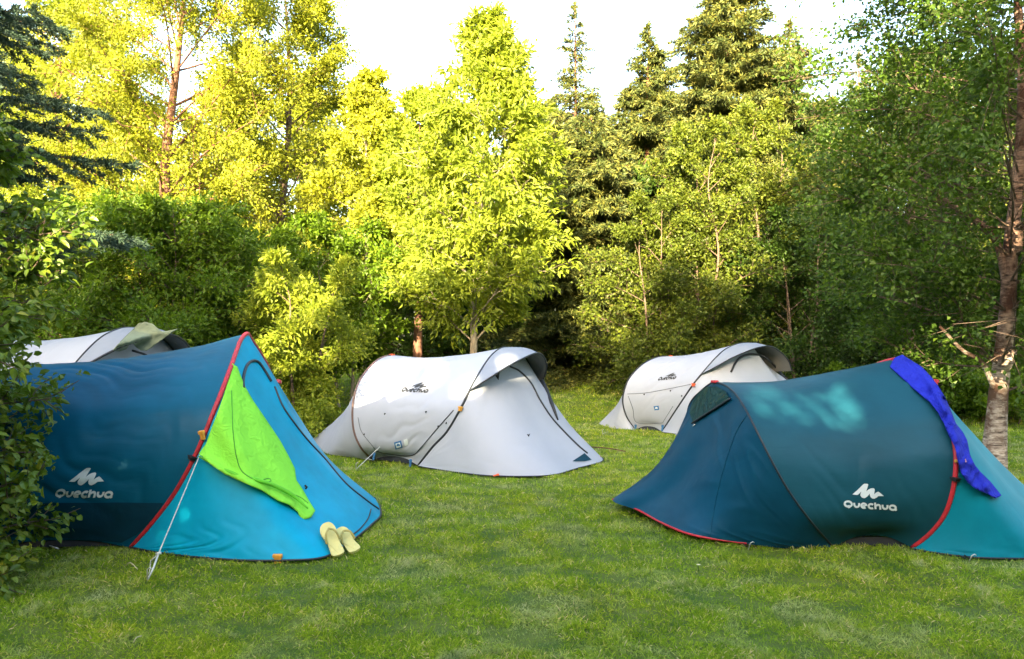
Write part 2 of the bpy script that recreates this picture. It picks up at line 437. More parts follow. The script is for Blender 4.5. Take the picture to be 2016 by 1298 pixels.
def tree_data(seed, h, z0, rad, kind='oval', limbs=40, twigs=12, per=40, leaf=(.07, .04), jit=.16, rise=.35, trunk_r=.08,
              lean=(0, 0), stems=1, stem_spread=.3, droop=0.0, six=False, trunk_pts=None, var_mu=.45, twig_len=.38, gap=.0, hug=1.0, limb_k=.26):
    """returns tube MB and leaf arrays in coordinates local to the trunk foot"""
    r = np.random.default_rng(seed); prof = crown_profile(kind); mb = MB(); mb.br = MB(); LP = []; LD = []; LV = []
    stemsP = []
    for k in range(stems):
        a = 2*math.pi*k/max(1, stems)+r.uniform(0, 1); off = stem_spread*(stems > 1)
        if trunk_pts is not None and k == 0: ctrl = np.array(trunk_pts, float)
        else:
            ctrl = np.array([[math.cos(a)*off*.35, math.sin(a)*off*.35, -.05]]+[[math.cos(a)*off*(.35+q)+lean[0]*q+r.normal(0, .03*h*q*.5), math.sin(a)*off*(.35+q)+lean[1]*q+r.normal(0, .03*h*q*.5), h*q*.96] for q in (.15, .35, .55, .78, 1)])
        tp = cr(ctrl, 26); q = np.linspace(0, 1, 26)
        rr = trunk_r/math.sqrt(stems)*(1.18*np.exp(-q*18)*.5+(1-q)**.8*.95+.05)
        mb.tube(tp, rr, 10, cap=False); stemsP.append(tp)
    for i in range(limbs):
        q = (i+r.uniform(.1, .9))/limbs; q = q**.9
        tp = stemsP[i % stems]; z = z0+(h-z0)*q
        zb = max(.1, z-rad*rise*prof(q)*r.uniform(.5, 1)-.05*h); k = np.argmin(abs(tp[:, 2]-zb)); base = tp[k]
        az = i*2.39996+r.uniform(-.5, .5); Rl = rad*prof(q)*r.uniform(.68, 1.12)
        ax = np.interp(z, tp[:, 2], tp[:, 0]); ay = np.interp(z, tp[:, 2], tp[:, 1])
        end = np.array([ax+math.cos(az)*Rl, ay+math.sin(az)*Rl, z+r.normal(0, .05*rad)-droop*Rl])
        mid = base*.5+end*.5+np.array([0, 0, rad*rise*.25])+r.normal(0, .04*rad, 3)
        C = cr([base, mid, end], 12); lr = max(.004, trunk_r*limb_k*(1-.6*q))
        mb.br.tube(C, np.linspace(lr, .003, 12), 5, cap=False)
        out = unit(end-base)
        for j in range(twigs):
            t = r.uniform(.22, 1)**.8; p = C[int(t*11)]
            dr = unit(out*.7+r.normal(0, .6, 3)+np.array([0, 0, .25-droop])); tl = rad*twig_len*prof(q)**.5*r.uniform(.5, 1.15)*(1.15-.5*t)
            e = p+dr*tl; 
            if tl > .1: mb.br.tube(np.array([p, (p+e)/2+r.normal(0, .03*tl, 3), e]), np.array([lr*.4, .003, .0015]), 3, cap=False)
            m = int(per*r.uniform(.5, 1.5)); s = r.uniform(.1, 1.08, m)[:, None]
            J = r.normal(0, 1, (m, 3)); J = unit(J)*r.random((m, 1))**.5*jit*(.5+.7*(tl/(rad*twig_len+1e-6)))
            pts = p+(e-p)*s+J*np.array([1, 1, .75])
            LP.append(pts); LD.append(unit(J*hug/jit*.6+dr*.6+r.normal(0, .5, (m, 3))+np.array([0, 0, -.25-droop*.8])))
            LV.append(np.full(m, r.normal(0, .12))+r.normal(var_mu, .17, m))
    P = np.vstack(LP); D = np.vstack(LD); var = np.clip(np.concatenate(LV), 0, 1)
    ok = P[:, 2] > .03
    if gap: ok &= vnoise(P*.9/rad*1.2, seed+5, 2) > -1+gap
    P, D, var = P[ok], D[ok], var[ok]
    n = len(P); N = unit(r.normal(0, .55, (n, 3))+np.array([0, -.25, .8]))
    L = leaf[0]*r.uniform(.65, 1.25, n); W = leaf[1]*r.uniform(.7, 1.2, n)
    return mb, leaf_arrays(P, D, N, L, W, var, six)

def spruce_data(seed, h, rad, z0=.4, leaf=(.09, .022), whorls=26, per=8, dens=90, trunk_r=.12, droop=.25, patch=.1, sparse_top=.0, var_mu=.45):
    r = np.random.default_rng(seed); mb = MB(); mb.br = MB(); LP = []; LD = []; LV = []
    tp = cr([[0, 0, -.05], [r.normal(0, .05), r.normal(0, .05), h*.5], [0, 0, h]], 24)
    mb.tube(tp, trunk_r*(1-np.linspace(0, 1, 24))**.9+.006, 9, cap=False)
    for i in range(whorls):
        q = (i/(whorls-1))**.92; z = z0+(h-z0)*q*.985; Rw = rad*(1-q)**.82+.05
        if r.random() < patch and q < .9: Rw *= .6
        for j in range(per if q < .9 else 4):
            az = r.uniform(0, 6.283); Rl = Rw*r.uniform(.7, 1.12)
            dz = -droop*Rl*(1-q*1.2)+.15*Rl*(q > .6)
            o = np.array([math.cos(az), math.sin(az), 0]); base = np.array([0, 0, z])
            C = cr([base, base+o*Rl*.5+[0, 0, dz*.75+.03*Rl], base+o*Rl+[0, 0, dz*.8]], 10)
            mb.br.tube(C, np.linspace(.018*(1-q)+.004, .003, 10), 4, cap=False)
            sd = np.cross(o, [0, 0, 1])
            nt_ = max(3, int(Rl*11))
            for k in range(nt_):
                t = (k+.6)/nt_; t = .12+.88*t; p = C[min(9, int(t*9.99))]
                sg = 1 if k % 2 else -1; tl = Rl*.42*(1.12-t)*r.uniform(.7, 1.2)+.05
                dr = unit(o*.75+sd*sg*.8+np.array([0, 0, -.25+r.normal(0, .15)])); m = max(4, int(dens*tl))
                s = r.uniform(0, 1, m)[:, None]; pts = p+dr*tl*s+r.normal(0, .012, (m, 3))
                LP.append(pts); LD.append(unit(dr*.9+r.normal(0, .55, (m, 3)))); LV.append(np.full(m, r.normal(0, .1))+r.normal(var_mu, .14, m)+.18*s[:, 0])
            m = max(5, int(dens*Rl*.8)); s = r.uniform(.1, 1.02, m); pts = np.stack([np.interp(s*9, np.arange(10), C[:, c]) for c in range(3)], 1)
            LP.append(pts); LD.append(unit(o+r.normal(0, .6, (m, 3)))); LV.append(r.normal(var_mu, .15, m))
    m = 120; s = r.random(m); LP.append(np.stack([np.zeros(m), np.zeros(m), h-.5*s], 1)); LD.append(unit(r.normal(0, .6, (m, 3))+[0, 0, .8])); LV.append(r.normal(.5, .1, m))
    P = np.vstack(LP); D = np.vstack(LD); var = np.clip(np.concatenate(LV), 0, 1); n = len(P)
    N = unit(r.normal(0, .6, (n, 3))+[0, 0, .6])
    return mb, leaf_arrays(P, D, N, leaf[0]*r.uniform(.6, 1.2, n), leaf[1]*r.uniform(.7, 1.2, n), var)

def place(data, x, y, name, label, cat, lm, bm, group=None, rz=0, sc=(1, 1, 1), z=0, cut=None, leafname='crown', meshes=None, brm=None, cutbr=False):
    e = empty(name, (x, y, z), label, cat, group)
    e.rotation_euler = (0, 0, rz); e.scale = sc
    if meshes is None:
        mb, (V, F, var) = data
        if cut is not None:
            o_ = np.array([x, y, z]); keep = cut(V[F[:, 0]]+o_) & cut(V[F[:, 1]]+o_) & cut(V[F[:, 2]]+o_) & cut(V[F[:, 3]]+o_); F = F[keep]
        me = mesh_np(leafname, V, F, False, {'var': var}); me.materials.append(lm); meshes = [(leafname, me)]
        if cutbr:
            bv = np.vstack(mb.br.v); ok = cut(bv+o_); mb.br.f = [f for f in mb.br.f if all(ok[i] for i in f)]
        if brm is None and mb.br.v:
            k = mb.br; mb.add(np.vstack(k.v), k.f); mb.br = MB()
        for nm, q, mt in (('trunk', mb, bm), ('branches', mb.br, brm)):
            if not q.v: continue
            t = bpy.data.meshes.new(nm); t.from_pydata(np.vstack(q.v).tolist(), [], q.f)
            for p in t.polygons: p.use_smooth = True
            t.materials.append(mt); meshes.append((nm, t))
    for nm, me in meshes:
        a = bpy.data.objects.new(nm, me); COL.objects.link(a); a.parent = e
    return e, meshes
# ------------------------------------------------------------------ tents
EMB = [(505,588),(640,470),(790,325),(820,305),(900,305),(925,325),(905,400),(870,510),(930,455),(990,430),(1060,420),(1090,440),(1095,480),(1080,580),(1120,545),(1185,512),(1225,535),(1340,628),(1190,628),(1150,665),(1080,700),(1030,692),(985,655),(965,600),(968,560),(900,640),(835,685),(790,682),(740,655),(715,610),(720,570),(745,510),(660,590),(635,602)]
def ell(cx, cy, rx, ry, a0, a1, n=16, tilt=.08):
    return [(cx+rx*math.cos(R(a)), cy+ry*math.sin(R(a))+tilt*rx*math.cos(R(a))) for a in np.linspace(a0, a1, n)]
LETTERS = [ell(395,838,95,68,0,360,24), [(398,868),(410,905),(420,945)],
           [(550,805),(554,862),(582,902),(625,916),(662,902),(680,862),(680,812)],
           ell(805,880,68,56,0,-310,20), [(765,882),(845,886)],
           ell(1000,892,72,56,-50,-310,18),
           [(1095,795),(1102,880),(1110,965)], [(1125,885),(1150,858),(1195,855),(1228,885),(1238,975)],
           [(1295,848),(1300,905),(1330,945),(1373,958),(1412,942),(1426,905),(1424,855)],
           ell(1562,925,78,56,0,360,20), [(1635,945),(1650,1003)]]
def lettering(name, amap, bvh, m, parent, wpx=52, off=.003, bt=None):
    """emblem and the word under it, printed on the fabric; amap maps logo units to the fabric point seen there"""
    fx = lambda X, Y: (amap[0]+amap[1]*(X-268)+amap[2]*(Y-835), amap[3]+amap[4]*(X-268)+amap[5]*(Y-835))
    P, F = sheet2d([(float(x), float(y)) for x, y in EMB], 60)
    mb = MB(); mb.add([hit(bvh, *fx(x, y), off) for x, y in P], F); mb.build('mountain_emblem', m, parent)
    bt = bt or amap[5]
    gx = lambda X, Y: (fx(X, Y)[0], fx(X, Y)[1]+(bt-amap[5])*(Y-880-.075*(X-395)))
    mb = MB()
    for k, L in enumerate(LETTERS):
        closed = np.hypot(L[0][0]-L[-1][0], L[0][1]-L[-1][1]) < 1
        C = np.array(L, float); n = max(8, len(C)*2)
        C = cr(C, n); T = np.gradient(C, axis=0)
        if closed: T[0] = T[-1] = T[0]+T[-1]
        T /= np.linalg.norm(T, axis=1)[:, None]; Nn = np.stack([-T[:, 1], T[:, 0]], 1)
        h = wpx/2*(.8 if k == 4 else 1)
        A = C+Nn*h; B = C-Nn*h
        V = [hit(bvh, *gx(*p), off+.0004*k) for p in np.vstack([A, B])]
        mb.add(V, [(i, i+1, n+i+1, n+i) for i in range(n-1)])
    mb.build('lettering', m, parent)
def ropes(parent, a, b, m=None, r=.0025, name='guy_line', sag=.02):
    a = np.array(a); b = np.array(b); t = np.linspace(0, 1, 9)[:, None]
    P = a*(1-t)+b*t-np.array([0, 0, sag])*np.sin(t*math.pi)
    mb = MB(); mb.tube(P, r, 6); return mb.build(name, m or M['cord'], parent)
def peg(parent, p, d=(0, 0, 1)):
    mb = MB(); p = np.array(p); d = np.array(d, float)
    mb.tube(np.array([p-d*.02, p+d*.05, p+d*.06+[.012, 0, 0], p+d*.052+[.02, 0, 0]]), .003, 6); return mb.build('peg', M['peg'], parent)
def clip(parent, p, ax, m, sz=(.045, .02, .012)):
    ax = unit(np.array(ax, float)); b = unit(np.cross(ax, [0, .3, 1])); c = np.cross(ax, b)
    mb = MB(); Rm = np.stack([ax, b, c], 1); mb.box(p, sz, Rm); mb.box(np.array(p)+ax*sz[0]*.3, (sz[0]*.35, sz[1]*1.35, sz[2]*1.3), Rm)
    o = mb.build('webbing_clip', m, parent, False); md = o.modifiers.new('bevel', 'BEVEL'); md.width = .002; return o
def seg(curve, a, b, n=40):
    C = cr(curve, 400); return cr(C[int(a*399):int(b*399)+1], n)
def hoop(parent, curve, r, m, name='hoop'):
    mb = MB(); mb.tube(cr(curve, 90), r, 10); return mb.build(name, m, parent)
def radial_folds(amp, fu, seed, ph=0.0, slope=.35):
    def d(U, V):
        q = U*fu+V*slope*fu; sh = U.shape
        nz = vnoise(np.stack([U.ravel()*3, V.ravel()*2], 1), seed, 2).reshape(sh)
        env = np.clip(.5+.6*vnoise(np.stack([U.ravel()*1.6, V.ravel()*1.3], 1), seed+3, 2).reshape(sh), 0, 1)
        edge = np.clip(np.minimum(V, 1-V)*8, 0, 1)*np.clip(np.minimum(U, 1-U)*14, 0, 1)
        A_ = 1-np.abs(np.sin((q+nz*.5)*math.pi+ph)); B_ = 1-np.abs(np.sin((q*2.3+nz)*math.pi))
        return amp*edge*env*(A_**1.6*1.3+.55*B_**2-.5)
    return d
def tub(parent, curves, m, z=.05):
    """groundsheet with low walls between hoop feet"""
    C = np.array(curves); mb = MB(); n = len(C); c = C.mean(0)
    lo = C.copy(); lo[:, 2] = .004; hi = C.copy(); hi[:, 2] = z; lo = c+(lo-c)*[.97, .97, 1]; hi = c+(hi-c)*[.95, .95, 1]
    mb.add(np.vstack([lo, hi]), [(i, (i+1) % n, n+(i+1) % n, n+i) for i in range(n)]+[tuple(range(n))])
    return mb.build('groundsheet', m, parent, False)

def build_tent_bright_blue():
    e = empty('tent', tuple(G(330, 1050)), 'dark blue tent with a lime green towel on its front, behind the leafy shrub', 'tent')
    f = Frame(G(258, 1078), .60, 5); T = f.T
    fh_n = [G(258, 1078), T(300, 1030, .65), T(345, 970, .70), T(388, 890, .72), T(425, 800, .66), T(450, 735, .48), T(466, 690, .26), T(475, 668, .12), T(487, 657, 0)]
    fh = f.full(fh_n)
    rh_n = [G(-40, 1082), T(-85, 1000, .66), T(-95, 900, .70), T(-60, 810, .62), T(-10, 752, .42), T(30, 726, .2), T(60, 719, 0)]
    rh = f.full(rh_n)
    F1, R1 = cr(fh, 241), cr(rh, 241)
    def mid(t, zf, wf=.97):
        P = R1*(1-t)+F1*t; L = f.loc(P); Q = f.c+np.outer(L[:, 0], f.a)+np.outer(L[:, 1]*wf, f.n)+np.outer(L[:, 2]*zf, [0, 0, 1]); 
        e_ = np.exp(-((np.minimum(np.linspace(0, 1, 241), 1-np.linspace(0, 1, 241)))/.04)**2); Q[:, 2] += .035*e_; return Q
    body = loft([R1, mid(.33, .965), mid(.7, .965), F1], 241, 90, radial_folds(.009, 13, 3, slope=.22))
    grid_obj('body_panel', body, M['blue_dark'], e)
    b = bvh_of(body)
    # darker lower band
    P, F = sheet2d([(20, 990), (120, 990), (238, 989), (322, 990), (300, 1022), (270, 1052), (240, 1068), (120, 1058), (20, 1056)], 9)
    mb = MB(); mb.add([hit(b, x, y, .004) for x, y in P], F); mb.build('lower_band', M['navy'], e)
    gr = [G(258, 1080), G(340, 1094), G(460, 1104), G(560, 1105), G(640, 1098), G(690, 1068), G(732, 1034), G(750, 1010)]
    far = [f.c+f.a*1.12-f.n*.75, f.c+f.a*.7-f.n*.95, f.c+f.a*.3-f.n*.85, f.mir([gr[0]])[0]]
    G1 = cr(np.array(gr+far), 241)
    k = np.linspace(0, 1, 241); bell = np.sin(k*math.pi)
    def pm(t, sag, pull=0):
        P = F1*(1-t)+G1*t; P[:, 2] -= sag*bell*1.0; P[:, 2] = np.maximum(P[:, 2], .004); return P-f.a*pull*bell[:, None]
    por = loft([F1, pm(.3, .05, .03), pm(.62, .07, .05), G1], 241, 80, lambda U, V: radial_folds(.008, 15, 9, slope=.1)(U, V)*np.clip(1.1-U*2.6, .08, 1)*V**1.5*1.6)
    grid_obj('porch_panel', por, M['blue_light'], e)
    hoop(e, fh, .0125, M['red_trim']); hoop(e, rh, .010, M['black_trim'])
    mb = MB(); mb.tube(G1+[0, 0, .004], .006, 6); mb.build('hem', M['black_trim'], e)
    rg = cr(np.array([rh[0], rh[0]-f.a*.35+f.n*.12, f.c-f.a*1.9+f.n*.3, f.c-f.a*2.05, f.c-f.a*1.9-f.n*.3, rh[-1]-f.a*.3, rh[-1]]), 241); rg[:, 2] = .004
    m2 = (R1+rg)/2; m2[:, 2] -= .06*bell; m2[:, 2] = np.maximum(m2[:, 2], .004)
    grid_obj('rear_panel', loft([R1, m2, rg], 241, 30), M['blue_dark'], e)
    tub(e, [rh[0], fh[0], fh[-1], rh[-1]], M['black_trim'])
    lettering('print', (109, .0839, -.03, 971, -.0045, .0893), b, M['print_white'], e)
    bp = bvh_of(por)
    surfline('zip', [(478, 765), (478, 745), (484, 722), (494, 712), (507, 713), (520, 730), (533, 752)], bp, .009, M['black_trim'], e, .004)
    surfline('zip', [(540, 762), (556, 800), (580, 835), (606, 868), (640, 905), (680, 952), (720, 985), (745, 1003)], bp, .007, M['black_trim'], e, .002)
    surfline('seam', [(730, 1003), (724, 1022), (708, 1042), (690, 1056)], bp, .004, M['black_trim'], e)
    t = hit(bp, 598, 958, .01); mb = MB(); mb.tube([t, t+[.012, -.004, -.01], t+[.004, 0, -.018]], .006, 6); mb.build('toggle', M['black'], e)
    clip(e, T(398, 857, .735), [-.2, -.2, 1], M['yellow'], (.05, .025, .014)); clip(e, G(548, 1104)+[0, -.01, .012], [0, -.2, 1], M['yellow'], (.05, .035, .012))
    p = T(378, 902, .735); clip(e, p, [.4, 0, 1], M['black'], (.02, .03, .03))
    far_clip = f.mir([T(425, 800, .66)])[0]; clip(e, AT(541, 752, far_clip[1]), [1, 0, 0], M['red_trim'], (.09, .03, .02))
    a = T(393, 897, .74); g = G(290, 1143)
    ropes(e, a, a*.14+g*.86+[0, 0, 0], M['cord'], .0028, sag=.0)
    q = a*.19+g*.81; mb = MB(); mb.tube([q, q*.5+g*.5+[.004, 0, 0], g], .0048, 6); mb.tube([q, q+[-.035, 0, -.03], q+[-.04, 0, -.08], q+[-.055, 0, -.11]], .003, 5)
    mb.tube([q+[-.01, 0, 0], q+[.012, 0, .006]], .007, 6); mb.build('rope_loop', M['cord'], e)
    peg(e, g)
    # towel
    poly = [(457,716),(467,723),(480,758),(499,791),(525,829),(551,868),(567,897),(580,923),(583,946),(596,965),(609,988),(620.5,1006),(612,1019),(599,1023),(591,1019),(586,1007),(570,994),(548,986),(515,965),(483,952),(441,933),(418,917),(392,894),(405,875),(425,823),(444,768),(454,726)]
    drape('green_towel', poly, bvh_of(por, body), M['green_towel'], .022, 6, 'bright lime green towel hung over the front of the dark blue tent', 'towel',
          lambda x, y: (.014+.014*math.sin((x-470-(y-720)*.28)/11.+math.sin(y/40.)))*min(1, max(0, (y-740)/80))+.012*math.exp(-((x-462-(y-750)*.10)/7)**2)*(y < 900)+.03*math.exp(-((y-(905+(x-400)*.52))/7)**2), M['green_hem'],
          [[(455, 770), (456, 800), (458, 850), (466, 900), (478, 930), (505, 948), (530, 957), (565, 970), (590, 980), (606, 992)], [(505, 948), (516, 952), (530, 949), (534, 945), (525, 943), (515, 947)]])
    mb = MB(); bt = bvh_of(por); mb.tube([hit(bt, x, y, .04) for x, y in cr([(400, 900), (430, 918), (470, 938), (520, 959), (565, 984), (598, 1012)], 24)], np.interp(np.linspace(0, 1, 24), [0, .3, .8, 1], [.004, .009, .011, .004]), 8)
    o = mb.build('folded_edge', M['green_fold_shade']); tw = next(q for q in COL.objects if q.name == 'green_towel'); o.parent = tw; o.location = -tw.location
    return f, por, fh
def drape(name, poly, bvh, m, off, step, label, cat, fold, hem=None, hems=(), parent=None, thick=.006, clampq=None):
    P, F = sheet2d([(float(a), float(b)) for a, b in poly], step)
    V = []
    for x, y in P:
        p = hit(bvh, x, y, off); d = ray(x, y); d /= np.linalg.norm(d); V.append(p-d*fold(x, y))
    V = np.array(V); E = {}
    for f_ in F:
        for i in range(len(f_)): E.setdefault(f_[i], set()).add(f_[i-1]); E.setdefault(f_[i-1], set()).add(f_[i])
    D = np.array([ray(x, y) for x, y in P])
    dist = V[:, 1].copy()
    if clampq: dist = np.minimum(dist, np.quantile(dist, clampq))-.10+(dist-dist.min())*.05
    if clampq: dist += np.array([fold(x, y) for x, y in P])*.5
    for _ in range(2): dist = np.array([.5*dist[i]+.5*np.mean([dist[j] for j in E[i]]) if i in E else dist[i] for i in range(len(V))])
    V = CAMP+D*dist[:, None]
    root = Vector(V[np.argmin(V[:, 2])].tolist())
    me = bpy.data.meshes.new(name); me.from_pydata((V-np.array(root)).tolist(), [], F)
    for p in me.polygons: p.use_smooth = True
    me.materials.append(m)
    o = bpy.data.objects.new(name, me); COL.objects.link(o); o.location = root
    md = o.modifiers.new('thickness', 'SOLIDIFY'); md.thickness = thick; md.offset = 0
    tag(o, label, cat)
    if hems:
        bt = BVHTree.FromPolygons([tuple(v) for v in V], F)
        for h in hems:
            c = surfline('hem', h, bt, .003, hem, None, .003); c.parent = o; c.location = -root
    return o

def build_tent_teal():
    e = empty('tent', tuple(G(1640, 1060)), 'dark teal tent with a blue towel over its red edged front, beside the birch', 'tent')
    f = Frame(G(1796, 1079), .55, 8); T = f.T
    fh_n = [G(1796, 1079), T(1831, 1050, .62), T(1860, 1012, .68), T(1877, 959, .72), T(1882, 900, .72), T(1874, 850, .66), T(1855, 800, .56), T(1825, 752, .36), T(1797, 718, .16), T(1772, 707, 0)]
    fh = f.full(fh_n)
    rh_n = [G(1640, 1077), T(1595, 1025, .60), T(1553, 967, .60), T(1520, 909, .57), T(1491, 851, .50), T(1470, 810, .40), T(1450, 778, .25), T(1430, 760, .12), T(1408, 753, 0)]
    rh = f.full(rh_n)
    F1, R1 = cr(fh, 121), cr(rh, 121); k = np.linspace(0, 1, 121); bell = np.sin(k*math.pi)
    def mid(t, zf, wf=.98):
        P = R1*(1-t)+F1*t; L = f.loc(P); Q = f.c+np.outer(L[:, 0], f.a)+np.outer(L[:, 1]*wf, f.n)+np.outer(L[:, 2]*zf, [0, 0, 1])
        e_ = np.exp(-((np.minimum(k, 1-k))/.05)**2); Q[:, 2] += .055*e_; return Q
    body = loft([R1, mid(.33, .955), mid(.7, .975), F1], 121, 90, radial_folds(.0045, 9, 5, slope=.3))
    grid_obj('body_panel', body, M['teal_dark'], e)
    b = bvh_of(body)
    # rear cone
    tip = G(1206, 984, .06)
    gn = [G(1640, 1079), G(1553, 1080), G(1470, 1071, .01), G(1367, 1055, .02), G(1304, 1031, .03), G(1258, 1006, .045), tip]
    far = [tip+np.array([.28, .55, -.03]), tip+np.array([.62, .72, -.06])]+[f.mir([gn[0]])[0]]
    G1 = cr(np.array(gn+far), 121)
    def pm(t, sag, pull=0):
        P = R1*(1-t)+G1*t; P[:, 2] -= sag*bell; P[:, 2] = np.maximum(P[:, 2], .004); return P+f.a*pull*bell[:, None]
    cone = loft([R1, pm(.3, .03, .02), pm(.65, .06, .04), G1], 121, 70, lambda U, V: radial_folds(.004, 9, 21, slope=.2)(U, V))
    grid_obj('rear_panel', cone, M['teal_mid'], e)
    bc = bvh_of(cone)
    mb = MB(); mb.tube(cr(np.array(gn[2:]), 40)+[0, 0, .002], .0065, 8); mb.build('red_hem', M['red_trim'], e)
    mb = MB(); mb.tube(np.array(gn[:3])+[0, 0, .002], .004, 6); mb.build('hem', M['black_trim'], e)
    decal('vent', [(1367, 832), (1400, 812), (1440, 787), (1432, 772), (1415, 762), (1396, 763), (1377, 775), (1366, 793), (1361, 815)], bc, M['teal_net'], e, .012, 4)
    surfline('vent_seam', [(1366, 835), (1390, 819), (1415, 803), (1442, 786)], bc, .006, M['black_trim'], e, .014)
    surfline('seam', [(1472, 815), (1450, 850), (1432, 900), (1415, 960), (1403, 1020), (1398, 1058)], bc, .0022, M['teal_mid'], e, .001)
    ropes(e, hit(bc, 1370, 838, .01), hit(bc, 1330, 856, .01), M['cord'], .0035, sag=.01)
    # front porch
    gf = [G(1796, 1082), G(1850, 1091), G(1920, 1099), G(2016, 1101), G(2080, 1098), G(2120, 1075), G(2115, 1045)]
    farf = [f.c+f.a*.95-f.n*.6, f.c+f.a*.5-f.n*.75, f.mir([gf[0]])[0]]
    H1 = cr(np.array(gf+farf), 121)
    def pf(t, sag, pull=0):
        P = F1*(1-t)+H1*t; P[:, 2] -= sag*bell; P[:, 2] = np.maximum(P[:, 2], .004); return P-f.a*pull*bell[:, None]
    por = loft([F1, pf(.3, .03, .02), pf(.62, .04, .03), H1], 121, 70, lambda U, V: radial_folds(.010, 16, 12, slope=.2)(U, V)*np.clip(1.15-U*3.2, .05, 1)*V**2)
    grid_obj('porch_panel', por, M['teal_light'], e)
    hoop(e, fh, .0125, M['red_trim']); hoop(e, rh, .0055, M['black_trim'])
    mb = MB(); mb.tube(H1+[0, 0, .003], .005, 6); mb.build('hem', M['black_trim'], e)
    tub(e, [rh[0], fh[0], fh[-1], rh[-1]], M['black_trim'], .05)
    lettering('print', (1660, .0744, 0, 992, 0, .0744), b, M['print_white'], e)
    clip(e, T(1890, 908, .75), [1, -.1, 0], M['yellow'], (.05, .022, .014)); clip(e, T(1881, 944, .735), [.1, 0, 1], M['black'], (.02, .03, .03))
    clip(e, fh[len(fh)//2]+f.a*.005+[-.02, 0, 0], [1, .1, .2], M['red_trim'], (.07, .03, .02))
    clip(e, rh[len(rh_n)-1]+[0, 0, .004], [0, 1, 0], M['red_trim'], (.05, .03, .012))
    clip(e, AT(1841, 756, T(1825, 752, -.3)[1]), [.1, 0, 1], M['red_trim'], (.06, .03, .02))
    peg(e, G(1655, 1084)+[0, 0, -.02], (.5, -.3, .4))
    for x, y in ((1300, 1033), (1470, 1076), (1900, 1101)):
        g = G(x, y); mb = MB(); mb.tube([g+[-.015, .03, .012], g+[-.012, -.03, .008], g+[.012, -.03, .008], g+[.015, .03, .012]], .003, 6); mb.build('peg_loop', M['black'], e); peg(e, g+[0, -.03, -.01], (.1, -.35, .8))
    # blue towel draped along the hoop
    poly = [(1752,722),(1760,706),(1777,699),(1796,711),(1815,724),(1832,742),(1846,760),(1860,782),(1869,803),(1881,834),(1894,850),(1903,866),(1909,896),(1918,915),(1928,928),(1951,951),(1971,976),(1960,981),(1947,974),(1932,968),(1918,961),(1905,950),(1893,932),(1886,905),(1880,880),(1868,856),(1858,832),(1846,810),(1831,792),(1815,779),(1802,768),(1776,744)]
    mbh = MB(); mbh.tube(cr(fh, 90), .022, 8, cap=False)
    drape('blue_towel', poly, bvh_of(por, body, mbh), M['blue_towel'], .03, 3.6, 'royal blue towel draped down the front edge of the dark teal tent', 'towel',
          lambda x, y: .016+.016*math.sin((x-y)/6.+math.sin(x/14.)*2)+.012*math.sin((x*.5+y)/8.+math.sin(y/11.))+.008*math.sin(x/3.1+y/5.))
    return f

